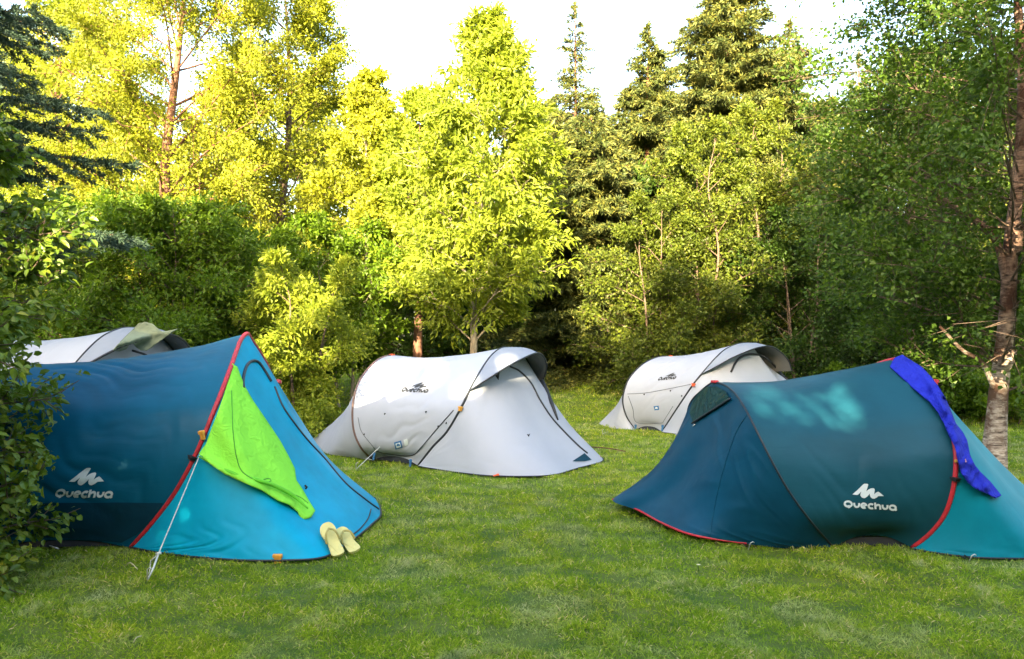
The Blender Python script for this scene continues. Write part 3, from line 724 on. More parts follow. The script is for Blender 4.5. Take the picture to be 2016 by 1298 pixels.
def hooded(label, cfg, origin):
    e = empty('tent', tuple(origin), label, 'tent')
    f = Frame(np.array(cfg['foot']), cfg['hw'], cfg['th']); T = f.T
    g = lambda L: [np.array(p) if len(p) == 3 and p[0] == 'w' else (G(*p) if len(p) == 2 else T(*p)) for p in L]
    fhn, rhn = g(cfg['fh']), g(cfg['rh']); fh, rh = f.full(fhn), f.full(rhn)
    F1, R1 = cr(fh, 121), cr(rh, 121); k = np.linspace(0, 1, 121); bell = np.sin(k*math.pi)
    def mid(t, zf, wf=.97):
        P = R1*(1-t)+F1*t; L = f.loc(P); Q = f.c+np.outer(L[:, 0], f.a)+np.outer(L[:, 1]*wf, f.n)+np.outer(L[:, 2]*zf, [0, 0, 1])
        e_ = np.exp(-((np.minimum(k, 1-k))/.045)**2); Q[:, 2] += .05*e_; return Q
    body = loft([R1, mid(.33, cfg['sag']), mid(.7, cfg['sag']+.01), F1], 121, 80, radial_folds(.0065, 11, cfg['seed'], slope=-.3))
    parts = {}
    parts['body'] = grid_obj('body_panel', body, M['white'], e)
    def panel(H, Gc, sag, pull, seed):
        Gc = cr(np.array(Gc), 121); rows = [H]
        for t, s in ((.3, .7), (.62, 1.0)):
            P = H*(1-t)+Gc*t; P[:, 2] -= sag*s*bell; P[:, 2] = np.maximum(P[:, 2], .004); rows.append(P+f.a*pull*s*bell[:, None])
        return loft(rows+[Gc], 121, 60, lambda U, V: radial_folds(.0035, 8, seed, slope=.2)(U, V)), Gc
    rg = [G(*p) for p in cfg['rg']]; rg = rg+[f.c+f.a*s+f.n*w_ for s, w_ in cfg['rgf']]+[f.mir([rg[0]])[0]]
    cone, RG = panel(R1, rg, .05, .03, 4)
    grid_obj('rear_panel', cone, M['white'], e)
    fg = [G(*p) for p in cfg['fg']]; fg = fg+[f.c+f.a*s+f.n*w_ for s, w_ in cfg['fgf']]+[f.mir([fg[0]])[0]]
    por, FG = panel(F1*[1, 1, .985], fg, cfg.get('psag', .05), -.03, 8)
    grid_obj('porch_panel', por, M['white'], e)
    for C in (RG, FG):
        mb = MB(); mb.tube(C+[0, 0, .003], .006, 6); mb.build('hem', M['black_trim'], e)
    hoop(e, fh, .0105, M['black_trim'])
    hoop(e, R1[:58], .0105, M['brown_trim'] if cfg.get('brown') else M['black_trim']); hoop(e, R1[57:], .0105, M['black_trim'])
    rn = g(cfg['rim']); rim = np.array(rn); i0 = int(np.argmin(np.linalg.norm(F1-rn[0], axis=1))); i1 = 120-i0
    top = cr(F1[i0:i1+1], 61); rimc = cr(rim, 61)
    sb = np.sin(np.linspace(0, 1, 61)*math.pi)[:, None]
    hood = loft([top+[0, 0, .004], (top+rimc)/2+np.array([0, 0, .025])*sb, rimc], 61, 24, radial_folds(.004, 7, 77))
    grid_obj('hood', hood, M['white_grey'], e); grid_obj('hood_lining', hood-np.array([0, 0, .005]), M['inner'], e)
    mb = MB(); mb.tube(rimc, .008, 8); mb.build('hood_rim', M['black_trim'], e)
    tub(e, [rh[0], fh[0], fh[-1], rh[-1]], M['black_trim'], .06)
    return e, f, bvh_of(body), bvh_of(por), F1, R1, rimc

def build_tent_white_front():
    cfg = dict(foot=G(823, 917), hw=.5, th=-28, seed=2, sag=.955, brown=True,
        fh=[(823, 917), (852, 880, .60), (880, 850, .65), (906, 806, .68), (924, 770, .62), (945, 733, .5), (966, 702, .33), (985, 687, .14), (1000, 685, 0)],
        rh=[(733, 905), (711, 882, .60), (697, 849, .66), (694, 809, .68), (700, 770, .64), (714, 740, .52), (738, 713, .30), (756, 703, .14), (772, 700, 0)],
        rg=[(733, 908), (690, 901), (645, 895), (625, 884), (610, 871)], rgf=[(-1.25, -.45), (-.8, -.6)],
        fg=[(823, 919), (900, 931), (975, 938), (1080, 937), (1140, 922), (1187, 908)], fgf=[(1.1, -.95), (.6, -.9)],
        rim=[(924, 770, .62), (960, 747, .60), (1001, 721, .47), (1030, 706, .30), (1050, 697, .12), (1063, 696, -.06), (1072, 705, -.24), (1076, 720, -.38), (1072, 742, -.50), (1063, 765, -.58)])
    e, f, b, bp, F1, R1, rim = hooded('white hooded tent on the lawn between the two dark tents, with sunlit side', cfg, G(790, 912))
    lettering('print', (791, .040, -.033, 768, .00056, .028), b, M['print_grey'], e, 58, bt=.047)
    surfline('zip', [(1003, 722), (1022, 731), (1045, 755), (1062, 787), (1085, 822), (1110, 850), (1138, 878), (1156, 893)], bp, .009, M['black_trim'], e, .004)
    surfline('seam', [(741, 888), (760, 893), (809, 897), (830, 880), (860, 845), (893, 808)], b, .0045, M['black_trim'], e)
    surfline('seam', [(705, 822), (712, 850), (735, 880), (741, 888)], b, .0022, M['print_grey'], e)
    for x, y in ((838, 812), (757, 816), (716, 856), (862, 840), (878, 834)):
        p = hit(b, x, y, .006); mb = MB(); mb.tube([p, p+[.012, 0, .01]], .006, 6); mb.build('toggle', M['black'], e)
    p = hit(bp, 1040, 857, .008); mb = MB(); mb.add([p+[-.02, 0, .004], p+[.0, -.006, -.022], p+[.012, 0, .012], p+[.0, -.01, .003]], [(0, 1, 3), (1, 2, 3)]); mb.build('toggle_tab', M['black'], e)
    a = hit(bp, 976, 732, .02); mb = MB()
    mb.add([a+[-.022, 0, .02], a+[.03, 0, .05], a+[-.028, -.012, -.05], a+[.018, -.012, -.05], a+[.004, -.015, -.13]], [(0, 1, 3, 2), (2, 3, 4)]); o = mb.build('strap', M['black'], e); o.modifiers.new('t', 'SOLIDIFY').thickness = .003
    decal('side_vent', [(1126, 909), (1150, 893), (1164, 906), (1150, 909)], bp, M['navy'], e, .006, 4)
    decal('printed_label', [(776, 871), (790, 867), (793, 881), (779, 885)], b, M['print_blue'], e, .004, 3)
    decal('printed_label', [(779, 873.5), (788, 870.8), (790.3, 879), (781.5, 881.8)], b, M['print_white'], e, .006, 3)
    decal('label_house', [(782, 878), (781.3, 875.5), (784.2, 872.6), (788, 874.4), (788.6, 877)], b, M['print_blue'], e, .008, 3)
    decal('label_text', [(795, 866), (802, 863.5), (805, 876), (797, 878)], b, M['print_white'], e, .004, 3)
    clip(e, R1[60]+[0, 0, .006], f.n, M['orange'], (.06, .03, .014)); clip(e, f.T(906, 805, .70), [.2, 0, 1], M['yellow'], (.04, .03, .02))
    clip(e, G(977, 938)+[0, -.01, .01], [1, 0, .3], M['orange'], (.05, .03, .012)); clip(e, G(1180, 905)+[0, 0, .02], [1, 0, .3], M['red_trim'], (.03, .02, .01))
    for x, y in ((736, 899), (808, 912)): clip(e, f.T(x, y, .56), [.1, 0, 1], M['cordblue'], (.07, .018, .014))
    ropes(e, f.T(748, 880, .66), G(701, 924), M['cord'], .003, sag=0); peg(e, G(701, 924))
    mb = MB(); mb.tube([hit(bp, x, y, .01) for x, y in ((1066, 748), (1074, 768), (1084, 795), (1097, 828))], [.02, .03, .022, .008], 8); mb.build('rolled_flap', M['black_trim'], e)
    return f, e

def build_tent_white_back():
    cfg = dict(foot=G(1303, 850), hw=.5, th=-40, seed=6, sag=.965,
        fh=[(1303, 850), (1320, 824, .58), (1343, 789, .64), (1364, 758, .64), (1380, 738, .60), (1409, 705, .48), (1430, 687, .32), (1455, 677, .14), (1478, 676, 0)],
        rh=[(1250, 846), (1233, 819, .60), (1226, 791, .66), (1230, 766, .66), (1241, 742, .60), (1266, 717, .44), (1294, 704, .2), (1320, 702, 0)],
        rg=[(1250, 848), (1222, 846), (1197, 843), (1177, 837)], rgf=[(-1.0, -.4), (-.6, -.6)],
        fg=[(1303, 852), (1345, 857), (1420, 866), (1500, 868), (1575, 862), (1625, 850)], fgf=[(2.0, -1.25), (1.1, -1.2)],
        rim=[(1380, 738, .60), (1410, 722, .58), (1441, 705, .46), (1476, 690, .24), (1500, 683, .06), (1520, 683, -.1), (1540, 696, -.28), (1553, 712, -.42), (1559, 730, -.54)], psag=.0)
    e, f, b, bp, F1, R1, rim = hooded('white hooded tent furthest back, half hidden by the dark teal tent', cfg, G(1277, 850))
    lettering('print', (1296.4, .0269, -.0277, 746.8, -.00268, .0204), b, M['print_grey'], e, 60, bt=.036)
    surfline('zip', [(1439, 733), (1451, 710), (1469, 699), (1486, 698), (1507, 704), (1532, 729), (1559, 760)], bp, .014, M['black_trim'], e, .005)
    surfline('seam', [(1235, 776), (1270, 774), (1310, 767), (1360, 757)], b, .0028, M['print_grey'], e)
    surfline('seam', [(1237, 780), (1246, 805), (1254, 832), (1302, 833), (1306, 830), (1325, 800)], b, .0028, M['print_grey'], e)
    for x, y in ((1268, 778), (1320, 771), (1342, 781)):
        p = hit(b, x, y, .006); mb = MB(); mb.tube([p, p+[.006, 0, .018]], .007, 6); mb.build('toggle', M['black'], e)
    decal('printed_label', [(1287, 800), (1297, 799), (1298, 807), (1289, 808)], b, M['print_blue'], e, .004, 3)
    decal('label_house', [(1290, 805), (1290, 802.5), (1292.5, 800.8), (1295, 802.3), (1295.3, 804.8)], b, M['print_white'], e, .006, 2)
    clip(e, R1[60]+[0, 0, .006], f.n, M['orange'], (.07, .03, .014)); clip(e, f.T(1365, 758, .68), [.2, 0, 1], M['orange'], (.04, .04, .02))
    for x, y in ((1251, 842), (1304, 843)): clip(e, f.T(x, y, .56), [.1, 0, 1], M['cordblue'], (.08, .02, .014))
    ropes(e, f.T(1203, 842, .35), G(1186, 855), M['cord'], .004, sag=0)
    ropes(e, f.T(1220, 841, .35), G(1186, 855), M['cord'], .004, sag=0); peg(e, G(1186, 855))
    return f, e

def build_tent_left_back(wf, we):
    """the same kind of hooded tent, behind the dark blue one"""
    y0 = 6.75; apex_x = AT(268, 647, y0)[0]
    e = empty('tent', (0, 0, 0), 'white tent behind the dark blue tent, an olive shirt lying on its roof', 'tent')
    sc = 1.16; ang = R(38)          # turned against the front white tent
    # local frame of the source tent -> new place
    src = np.array([wf.c[0], wf.c[1], 0]); th0 = math.atan2(wf.a[1], wf.a[0]); newth = R(-14)
    apex_s = 0.68*sc
    c = np.array([apex_x-apex_s*math.cos(newth), y0-apex_s*math.sin(newth), 0])
    e.location = Vector(c.tolist()); rot = newth-th0
    cs, sn = math.cos(rot), math.sin(rot); Rm = np.array([[cs, -sn, 0], [sn, cs, 0], [0, 0, 1]])
    grids = []
    for ch in [o for o in we.children if o.name.split('.')[0] in ('body_panel', 'rear_panel', 'porch_panel', 'hem', 'hoop', 'hood', 'hood_lining', 'hood_rim', 'zip', 'groundsheet')]:
        me = ch.data.copy(); V = np.empty(len(me.vertices)*3); me.vertices.foreach_get('co', V); V = V.reshape(-1, 3)
        V = (V-src)*sc @ Rm.T
        me.vertices.foreach_set('co', V.astype(np.float32).ravel()); me.update()
        if ch.name.startswith('hoop'): me.materials.clear(); me.materials.append(M['black_trim'])
        o = bpy.data.objects.new(ch.name.split('.')[0], me); COL.objects.link(o); o.parent = e
        if ch.name.split('.')[0] in ('body_panel', 'porch_panel', 'hood'): grids.append((V+c, [tuple(p.vertices) for p in me.polygons]))
    VV = []; FF = []; n = 0
    for V, F in grids: VV += V.tolist(); FF += [tuple(i+n for i in f_) for f_ in F]; n += len(V)
    bv = BVHTree.FromPolygons(VV, FF)
    poly = [(223, 690), (236, 674), (250, 660), (264, 647), (273, 637), (287, 634), (301, 638), (310, 646), (319, 653), (335, 651), (350, 647), (344, 652), (328, 662), (310, 676), (298, 685), (288, 691), (277, 690), (269, 685), (262, 677), (256, 676), (248, 687), (236, 691)]
    drape('olive_shirt', poly, bv, M['olive'], .06, 4, 'folded olive green shirt drying on the hood of the back left tent', 'shirt',
          lambda x, y: .012*math.sin(x/6.+y/9.)+.015*math.sin((x-y)/13.), thick=.008, clampq=.3)
    return e

def flip_flop(P0, P1, wd, label, y0, y1, twist):
    """sole standing on its heel from ground point P0 up to P1"""
    a = np.array(P0); up = np.array(P1)-a; Ls = np.linalg.norm(up); u = up/Ls
    side = unit(np.cross(u, [twist, -1, .25])); n = np.cross(side, u); n = n if n[1] < 0 else -n
    e = empty('flip_flop', tuple(a), label, 'flip flop', None)
    out = [(0, -.0), (.02, -.55), (.10, -.80), (.30, -.72), (.52, -.74), (.74, -1.0), (.90, -.88), (.98, -.45), (1, 0), (.985, .45), (.90, .82), (.74, .95), (.5, .78), (.3, .74), (.10, .80), (.02, .55)]
    O = cr(np.array([(x, y, 0) for x, y in out]+[(0, 0, 0)]), 49)[:-1]
    pts = lambda k, t: a+u*(O[:, 0:1]*Ls)*1+side*(O[:, 1:2]-.0)*wd/2*k+n*t+n*(.012*np.sin(O[:, 0:1]*math.pi))*-1
    mb = MB(); m_ = len(O); V = np.vstack([pts(.97, 0), pts(1, .003), pts(1, .013), pts(.97, .016)])
    F = [(r_*m_+i, r_*m_+(i+1) % m_, (r_+1)*m_+(i+1) % m_, (r_+1)*m_+i) for r_ in range(3) for i in range(m_)]
    F += [tuple(range(m_))[::-1], tuple(range(3*m_, 4*m_))]
    mb.add(V, F); mb.build('sole', M['foam'], e, False)
    mb = MB(); th = a+u*Ls*.78+n*.02; top = th+n*.018-u*.01
    for sg in (-1, 1):
        b = a+u*Ls*.42+side*sg*wd*.42+n*.012; mb.tube(cr(np.array([top, (top+b)/2+n*.022+side*sg*.006, b]), 10), np.linspace(.005, .0065, 10), 8)
    mb.tube([th-n*.008, top], .004, 6); mb.build('thong_strap', M['foam_side'], e)

def small_things():
    g = lambda x, y: G(x, y)
    flip_flop(g(668, 1096), AT(641, 1033, 4.02), .085, 'pale yellow flip flop standing on the left, against the porch of the dark blue tent', 0, 0, .4)
    flip_flop(g(701, 1088), AT(668, 1043, 4.08), .085, 'pale yellow flip flop leaning on the right, nearer the tent corner', 0, 0, .55)
    # straw bits, pegs and a flower in the lawn
    def bit(name, pts, r, m, lab, cat):
        P = np.array([G(x, y, z) for x, y, z in pts]); c = P[0].copy(); mb = MB(); mb.tube(cr(P-c, 10), r, 5); o = mb.build(name, m); o.location = Vector(c.tolist()); tag(o, lab, cat)
    bit('straw', [(249, 1113, .03), (257, 1108, .045), (271, 1121, .02)], .0025, M['straw'], 'bent pale straw lying left of the white guy line', 'straw')
    bit('straw', [(263, 1265, .02), (268, 1256, .035), (279, 1252, .03)], .002, M['straw'], 'short curled straw in the lawn near the bottom left', 'straw')
    bit('tent_peg', [(98, 1075, .03), (108, 1078, .03), (116, 1081, .02)], .004, M['peg'], 'white tent peg lying at the base of the dark blue tent', 'peg')
    bit('stick', [(1150, 880, .01), (1178, 881, .03), (1205, 884, .03), (1232, 889, .01)], .006, M['bark_red'], 'thin brown stick lying in the lawn right of the white tent', 'stick')
    P = G(1375, 1113, .03); e = empty('small_flower', (P[0], P[1], 0), 'tiny pale flower in the lawn in front of the dark teal tent', 'flower')
    mb = MB(); mb.tube([[0, 0, 0], [.002, 0, .03]], .0012, 5); mb.build('stem', M['lf_green']).parent = e
    mb = MB()
    for k in range(8):
        a = k*math.pi/4; mb.add([[0, 0, .03], [.008*math.cos(a-.3), .008*math.sin(a-.3), .033], [.013*math.cos(a), .013*math.sin(a), .034], [.008*math.cos(a+.3), .008*math.sin(a+.3), .033]], [(0, 1, 2, 3)])
    mb.build('petals', M['flower']).parent = e
# ------------------------------------------------------------------ trees
def zg(y):
    t = np.clip((np.asarray(y, float)-9.8)/4.4, 0, 1); return .55*t*t*(3-2*t)+.05*np.clip(y-14.2, 0, 12)
def wx(px, d): return (px-CX)/FPX*d
def hh(ytop, d): return EYE+(HY-ytop)/FPX*d-float(zg(d))
# gaps cut into the added crowns behind the camera to place sun patches: (depth, outline in the photo)
BEAMS = [
 (7.2, [(712, 715), (770, 700), (860, 708), (893, 735), (890, 780), (820, 782), (770, 792), (740, 800), (700, 800), (695, 770), (702, 745)]),
 (7.0, [(905, 772), (952, 755), (978, 778), (975, 794), (905, 794)]),
 (7.3, [(1008, 722), (1035, 725), (1050, 770), (1035, 775), (1015, 745)]),
 (8.9, [(530, 560), (570, 520), (640, 530), (672, 600), (660, 700), (590, 750), (545, 700), (520, 620)]),
 (4.5, [(1570, 745), (1650, 757), (1745, 792), (1735, 806), (1640, 784)]),
 (4.5, [(1455, 764), (1600, 790), (1690, 822), (1700, 850), (1680, 866), (1600, 854), (1485, 840)]),
 (10.3, [(1478, 702), (1495, 706), (1505, 735), (1492, 732)]),
 (6.5, [(1950, 700), (1995, 690), (1985, 745), (1975, 785), (1955, 770)]),
 (6.4, [(1800, 640), (1830, 645), (1905, 700), (1965, 762), (1950, 770), (1870, 705), (1805, 665)]),
 (6.5, [(1960, 430), (2010, 425), (2010, 490), (1975, 490)]),
 (9.5, [(1170, 545), (1215, 540), (1215, 575), (1165, 570)]),
]
def beam_cut(X):
    keep = np.ones(len(X), bool)
    for d, poly in BEAMS:
        t = (d-X[:, 1])/(-TOSUN[1]); Q = X-TOSUN*t[:, None]
        px = CX+Q[:, 0]/d*FPX; py = HY-(Q[:, 2]-EYE)/d*FPX
        c = np.zeros(len(X), bool); n = len(poly)
        for i in range(n):
            x1, y1 = poly[i]; x2, y2 = poly[i-1]
            c ^= ((y1 > py) != (y2 > py)) & (px < (x2-x1)*(py-y1)/((y2-y1)+1e-9)+x1)
        keep &= ~c
    return keep
def T_(data, px, d, name, label, cat, lm, bm, group=None, **k):
    return place(data, wx(px, d), d, name, label, cat, M[lm], M[bm], group, z=float(zg(d)), **k)
def build_trees():
    GB = 'leafy trees behind the tents'; GS = 'spruces behind the tents'; GH = 'bushes along the back of the lawn'
    # big sunlit trees, left
    T_(tree_data(1, hh(-190, 15), 1.0, 3.0, 'round', 66, 15, 118, (.072, .043), .22, trunk_r=.15, lean=(.2, 0), trunk_pts=[[0, 0, -.1], [.05, 0, 2], [0, 0, 4], [.25, 0, 6.2], [.5, 0, 8.8]], var_mu=.5), 325, 15, 'broadleaf_tree', 'tall golden lit tree on the left, its dark trunk showing high among the leaves', 'tree', 'lf_yellow', 'bark_red', GB)
    T_(tree_data(2, hh(-120, 17), 1.5, 2.2, 'round', 50, 14, 80, (.09, .055), .22, trunk_r=.13), 560, 17.5, 'broadleaf_tree', 'tall pale yellow tree right of the dark trunked tree, edge of the sky gap', 'tree', 'lf_yellow', 'bark', GB)
    T_(tree_data(3, hh(-60, 16), 1.0, 2.2, 'round', 48, 14, 80, (.08, .05), .2, trunk_r=.12), 120, 17, 'broadleaf_tree', 'sunlit tree at the far left, behind the blue spruce branches', 'tree', 'lf_cherry', 'bark_red', GB)
    # slim trees centre-left
    T_(tree_data(4, hh(150, 13), 1.6, 1.05, 'column', 50, 12, 54, (.075, .05), .15, trunk_r=.055, var_mu=.55), 722, 13, 'slim_tree', 'slim light trunked tree with yellow top, left of the reddish trunk', 'tree', 'lf_yellow', 'bark_pale', GB)
    T_(tree_data(5, hh(175, 12.4), 1.9, 1.0, 'column', 44, 12, 50, (.07, .05), .15, trunk_r=.085, var_mu=.5), 824, 12.4, 'slim_tree', 'slim tree with a reddish brown trunk behind the front white tent', 'tree', 'lf_cherry', 'bark_red', GB)
    T_(tree_data(14, hh(430, 12), .5, 1.0, 'round', 36, 12, 40, (.075, .05), .16, trunk_r=.04, stems=2), 680, 11.6, 'small_tree', 'low dark green small tree right of the big left bush', 'tree', 'lf_green', 'bark_pale', GB)
    T_(tree_data(6, hh(35, 11), 1.5, 1.22, 'column', 64, 12, 52, (.11, .044), .18, trunk_r=.06, droop=.10, lean=(.2, .1), var_mu=.5, twig_len=.5, gap=.28), 925, 11, 'cherry_tree', 'bright cherry tree with long drooping leaves in the middle of the photo', 'tree', 'lf_cherry', 'bark_pale', GB)
    # left bushes
    T_(tree_data(7, hh(395, 9.6), .15, 1.55, 'bush', 76, 14, 60, (.07, .032), .17, trunk_r=.06, stems=4, var_mu=.45), 330, 9.8, 'large_bush', 'large fresh green bush rising behind the back left tent', 'bush', 'lf_green', 'bark', GH)
    T_(tree_data(8, hh(500, 8.9), .1, .62, 'bush', 44, 12, 48, (.065, .028), .14, trunk_r=.04, stems=3, var_mu=.6, droop=.05), 590, 9.0, 'bush', 'bush with a bright yellow sunlit flank beside the dark blue tent', 'bush', 'lf_cherry', 'bark', GH)
    T_(tree_data(9, hh(400, 9.5), .1, 1.2, 'bush', 50, 12, 52, (.07, .032), .16, trunk_r=.05, stems=3), 110, 9.9, 'bush', 'dark bush at the left behind the near leafy shrub', 'bush', 'lf_green', 'bark', GH)
    T_(tree_data(10, hh(450, 10.5), .1, 1.1, 'bush', 44, 12, 50, (.07, .034), .16, trunk_r=.05, stems=3), 500, 10.9, 'bush', 'green bush behind the one with the sunlit flank', 'bush', 'lf_green', 'bark', GH)
    # spruces
    T_(spruce_data(21, hh(185, 15), 2.3, .4, (.12, .03), 32, 11, 120), 1165, 15, 'spruce_tree', 'broad dark spruce right of the cherry tree, brown inside', 'tree', 'lf_spruce', 'bark_red', GS)
    T_(spruce_data(22, hh(45, 17), 2.3, .5, (.12, .03), 36, 10, 140), 1278, 17, 'spruce_tree', 'pointed spruce with a dense narrow top, right of the thin bare topped one', 'tree', 'lf_spruce', 'bark_red', GS)
    T_(spruce_data(23, hh(5, 22), 2.0, 1, (.13, .032), 34, 7, 80, patch=.35), 1132, 22, 'spruce_tree', 'thin sparse topped spruce standing alone against the sky', 'tree', 'lf_spruce', 'bark_red', GS)
    T_(spruce_data(24, hh(-130, 18.5), 3.7, .5, (.14, .036), 42, 11, 110, trunk_r=.2, patch=.3), 1430, 18.5, 'spruce_tree', 'tallest spruce, cut by the top of the photo', 'tree', 'lf_spruce', 'bark_red', GS)
    T_(spruce_data(25, hh(85, 22), 2.2, 1, (.13, .032), 30, 8, 100, patch=.3), 1022, 22, 'spruce_tree', 'small topped spruce just right of the cherry tree crown', 'tree', 'lf_spruce', 'bark_red', GS)
    T_(spruce_data(26, hh(40, 20), 2.7, .6, (.14, .034), 34, 10, 110, patch=.2), 1555, 20, 'spruce_tree', 'spruce between the tallest spruce and the sky gap on the right', 'tree', 'lf_spruce', 'bark_red', GS)
    T_(spruce_data(27, hh(75, 20), 1.8, .6, (.12, .027), 28, 8, 80), 1690, 21, 'spruce_tree', 'spruce tip in the sky gap left of the birch crown', 'tree', 'lf_spruce', 'bark_red', GS)
    # right middle bushes and trees
    T_(tree_data(31, hh(235, 12), .15, 1.15, 'oval', 62, 12, 52, (.058, .042), .15, trunk_r=.06, stems=4, var_mu=.5), 1395, 12.3, 'tall_bush', 'tall bush with a golden top behind the furthest white tent', 'bush', 'lf_mid', 'bark', GH)
    T_(tree_data(32, hh(195, 12.8), .3, 1.1, 'oval', 56, 12, 50, (.058, .042), .15, trunk_r=.06, stems=3, var_mu=.55), 1495, 13, 'tall_bush', 'tallest golden topped bush, right of the furthest white tent', 'bush', 'lf_mid', 'bark', GH)
    T_(tree_data(33, hh(400, 11.5), .1, 1.05, 'bush', 56, 12, 50, (.055, .04), .15, trunk_r=.05, stems=4, var_mu=.45), 1285, 12.0, 'tall_bush', 'rounded green bush left of the furthest white tent', 'bush', 'lf_mid', 'bark', GH)
    T_(tree_data(34, hh(430, 11.2), .1, 1.25, 'bush', 56, 12, 52, (.055, .04), .15, trunk_r=.05, stems=4, var_mu=.4), 1580, 11.9, 'tall_bush', 'dark green bush directly behind the dark teal tent', 'bush', 'lf_dark', 'bark', GH)
    T_(tree_data(35, hh(90, 12), .5, 1.9, 'round', 64, 13, 52, (.06, .045), .19, trunk_r=.1, var_mu=.4), 1790, 12.6, 'broadleaf_tree', 'dark leafy tree behind the hanging birch branches', 'tree', 'lf_dark', 'bark', GB)
    T_(tree_data(36, hh(40, 13), .4, 2.0, 'round', 58, 13, 50, (.065, .045), .2, trunk_r=.1, var_mu=.5), 2040, 13.6, 'broadleaf_tree', 'leafy tree at the right edge behind the birch trunk', 'tree', 'lf_mid', 'bark', GB)
    # near birch
    bx, bd = wx(1952, 6.6), 6.6
    P = lambda px, py: [AT(px, py, bd)[0]-bx, 0, AT(px, py, bd)[2]]
    tp = [[0, 0, -.05], P(1958, 880), P(1965, 780), P(1974, 700), P(1984, 610), P(1990, 480), P(2004, 360), P(2014, 180), P(2000, -60), P(1990, -420)]
    dat = tree_data(41, 5.5, 1.05, 1.95, 'spread', 110, 16, 60, (.048, .036), .16, gap=.22, rise=.12, limb_k=.16, trunk_r=.078, trunk_pts=tp, droop=.02, var_mu=.42, twig_len=.4)
    mb = dat[0]
    mb.tube(cr([P(1962, 775), [P(1915, 712)[0], -.12, P(1915, 712)[2]], [P(1868, 690)[0], -.2, P(1868, 690)[2]], [P(1812, 645)[0], -.3, P(1812, 645)[2]]], 14), np.linspace(.026, .011, 14), 7)
    mb.tube(cr([P(1972, 735), [P(1968, 712)[0], -.09, P(1968, 712)[2]], [P(1978, 690)[0], -.13, P(1978, 690)[2]]], 6), [.05, .055, .06, .055, .045, .03], 8)
    mb.tube(cr([P(1993, 500), P(2030, 430), P(2070, 330), P(2100, 200)], 10), np.linspace(.06, .02, 10), 7)
    mb.tube(cr([P(1988, 600), P(1960, 470), P(1900, 420), P(1790, 350)], 10), np.linspace(.04, .01, 10), 7)
    place(dat, bx, bd, 'birch_tree', 'birch with a pale peeling trunk at the right, beside the dark teal tent', 'tree', M['lf_birch'], M['bark_birch'], brm=M['bark'], cut=lambda X: ~((X[:, 1] < bd+.05) & (X[:, 2] < 3.2) & (X[:, 2] > .9) & (abs(X[:, 0]/X[:, 1]*FPX+CX-np.interp(X[:, 2], [1, 1.5, 2.2, 3.2], [1974, 1985, 1994, 2008])) < 20)) & ~((X[:, 2] < 1.5) & (abs((X[:, 2]-.72)-(wx(1962, bd)-X[:, 0])*.82) < .10) & (X[:, 0] < wx(2000, bd)) & (X[:, 1] < bd+.2)))
    # low plants on the right
    r = np.random.default_rng(5)
    for i, (px, d, h) in enumerate([(1660, 11.2, .7), (1760, 11.4, .6), (1850, 11.2, .75), (1925, 10.8, .62), (1990, 10.6, .7), (2060, 10.8, .8)]):
        lab = ['low leafy shrub at the far right edge', ][0]
        labels = ['low shrub behind the left part of the dark teal tent roof', 'low shrub behind the middle of the dark teal tent roof', 'low shrub left of the birch trunk', 'low shrub just right of the birch trunk', 'low shrub near the right edge of the photo', 'low shrub cut by the right edge of the photo']
        T_(tree_data(60+i, h, .05, .55, 'bush', 22, 8, 26, (.06, .04), .1, trunk_r=.015, stems=3), px, d, 'low_shrub', labels[i], 'bush', 'lf_green', 'bark', 'low shrubs on the right')
    # near left shrub
    sx, sd = wx(-205, 3.35), 3.35
    place(tree_data(51, 2.15, .10, .62, 'bush', 110, 12, 20, (.046, .028), .08, rise=.1, trunk_r=.03, stems=4, stem_spread=.25, droop=.16, six=True, var_mu=.45, twig_len=.5), sx, sd, 'leafy_shrub', 'broad leaved shrub close at the left edge, hanging over the dark blue tent', 'bush', M['lf_shrub'], M['bark'], cutbr=True, cut=lambda X: (X[:, 2] > .9) | (X[:, 0]/X[:, 1]*FPX+CX < 96+16*np.sin(X[:, 2]*24+X[:, 1]*9)+12*np.sin(X[:, 2]*63+X[:, 1]*40)+70*np.clip(X[:, 2]-.6, 0, .3)/.3+55*(X[:, 2] < .3)))
    # blue spruce
    d = 5.9; x = -4.95
    dat = spruce_data(52, 5.6, 1.95, 2.1, (.042, .0125), 20, 11, 700, trunk_r=.16, droop=.10, var_mu=.6)
    def vis(X): return (X[:, 0]/X[:, 1]*FPX+CX > -150) & (X[:, 2] < 5.2)
    place(dat, x, d, 'blue_spruce', 'blue grey spruce reaching in from the left edge', 'tree', M['lf_blue'], M['bark_red'], cut=vis)
    # backdrop rows
    k = 0
    D1 = tree_data(71, 3.1, .1, 1.7, 'bush', 50, 12, 36, (.10, .065), .24, trunk_r=.06, stems=3, var_mu=.4); D2 = tree_data(72, 3.6, .1, 1.5, 'bush', 46, 12, 36, (.10, .065), .24, trunk_r=.06, stems=3, var_mu=.45)
    ms = [None, None]
    spots = [(-150, 17), (30, 18.5), (200, 18), (400, 18.6), (560, 17.2), (700, 18.4), (840, 17), (960, 16.6), (1060, 17.5), (1210, 16.2), (1340, 16.5), (1480, 17.3), (1640, 16.4), (1800, 16.6), (1950, 17.2), (2110, 16.5)]
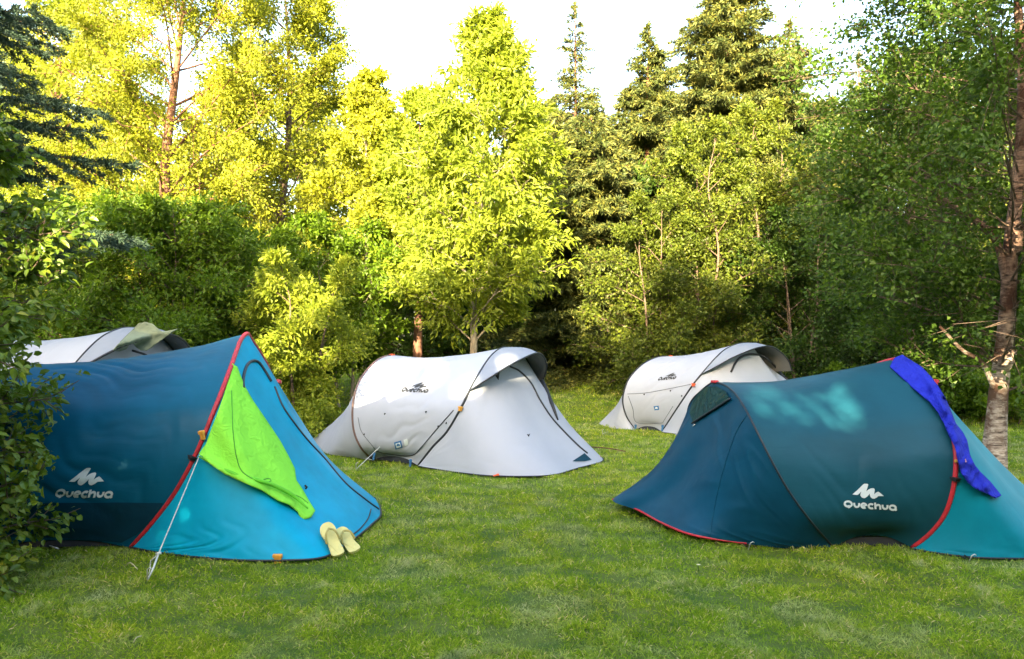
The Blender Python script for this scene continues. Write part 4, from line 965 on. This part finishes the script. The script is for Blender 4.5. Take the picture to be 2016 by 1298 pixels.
    for px, d in spots:
        j = k % 2; e, mm = T_([D1, D2][j], px, d, 'background_bush', 'dark bush filling the shade behind the trees', 'bush', 'lf_dark', 'bark', 'background bushes', meshes=ms[j], rz=k*1.3, sc=(1+.1*math.sin(k), 1, 1+.12*math.cos(k*2.1))); ms[j] = mm; k += 1
    D3 = tree_data(73, 7.6, .8, 2.2, 'oval', 52, 13, 34, (.13, .08), .3, trunk_r=.12, var_mu=.45); D4 = tree_data(74, 8.4, .8, 2.0, 'oval', 52, 13, 34, (.13, .08), .3, trunk_r=.12, var_mu=.5)
    ms = [None, None]; k = 0
    for px, d, s in [(-120, 24, 1.15), (60, 25, 1.2), (240, 24, 1.1), (430, 26, 1.1), (600, 24, 1.08), (760, 26, .98), (900, 24, .98), (1060, 25, .96), (1190, 24, .92), (1330, 26, 1.0), (1480, 25, 1.02), (1620, 25, .98), (1760, 24, 1.0), (1900, 25, 1.1), (2080, 24, 1.15)]:
        j = k % 2; lm = 'lf_yellow' if px < 950 else 'lf_mid'
        e, mm = T_([D3, D4][j], px, d, 'background_tree', ('far yellow green tree in the row behind the left and middle trees' if px < 950 else 'far olive green tree in the row behind the spruces and birch'), 'tree', lm, 'bark', 'background trees on the left' if px < 950 else 'background trees on the right', meshes=ms[j], rz=k*1.7, sc=(s, s, s)); 
        ms[j] = mm; k += 1
        if px == 900: ms = [None, None]
    # unseen trees added behind the photographer to shade the lawn
    k = 0
    r = np.random.default_rng(9)
    for i in range(9):
        x = -11.5+i*3.4+SHX; y = -7.8+r.uniform(-.6, .6); h = HSH[i]
        dat = tree_data(80+i, h, .4, 2.7, 'spread', 60, 16, 80, (.19, .13), .32, trunk_r=.18, var_mu=.45)
        place(dat, x, y, 'broadleaf_tree', 'tall unseen tree added behind the photographer to shade the lawn', 'tree', M['lf_mid'], M['bark'], 'shade trees added behind the photographer', cut=beam_cut)
SHX = -2.6
HSH = [6.2, 6.2, 6.0, 5.8, 6.1, 6.8, 7.5, 7.8, 8.0]
# ------------------------------------------------------------------ build
build_ground(); build_grass()
build_tent_bright_blue(); build_tent_teal(); wf, we = build_tent_white_front(); build_tent_white_back(); build_tent_left_back(wf, we); small_things()
build_trees()
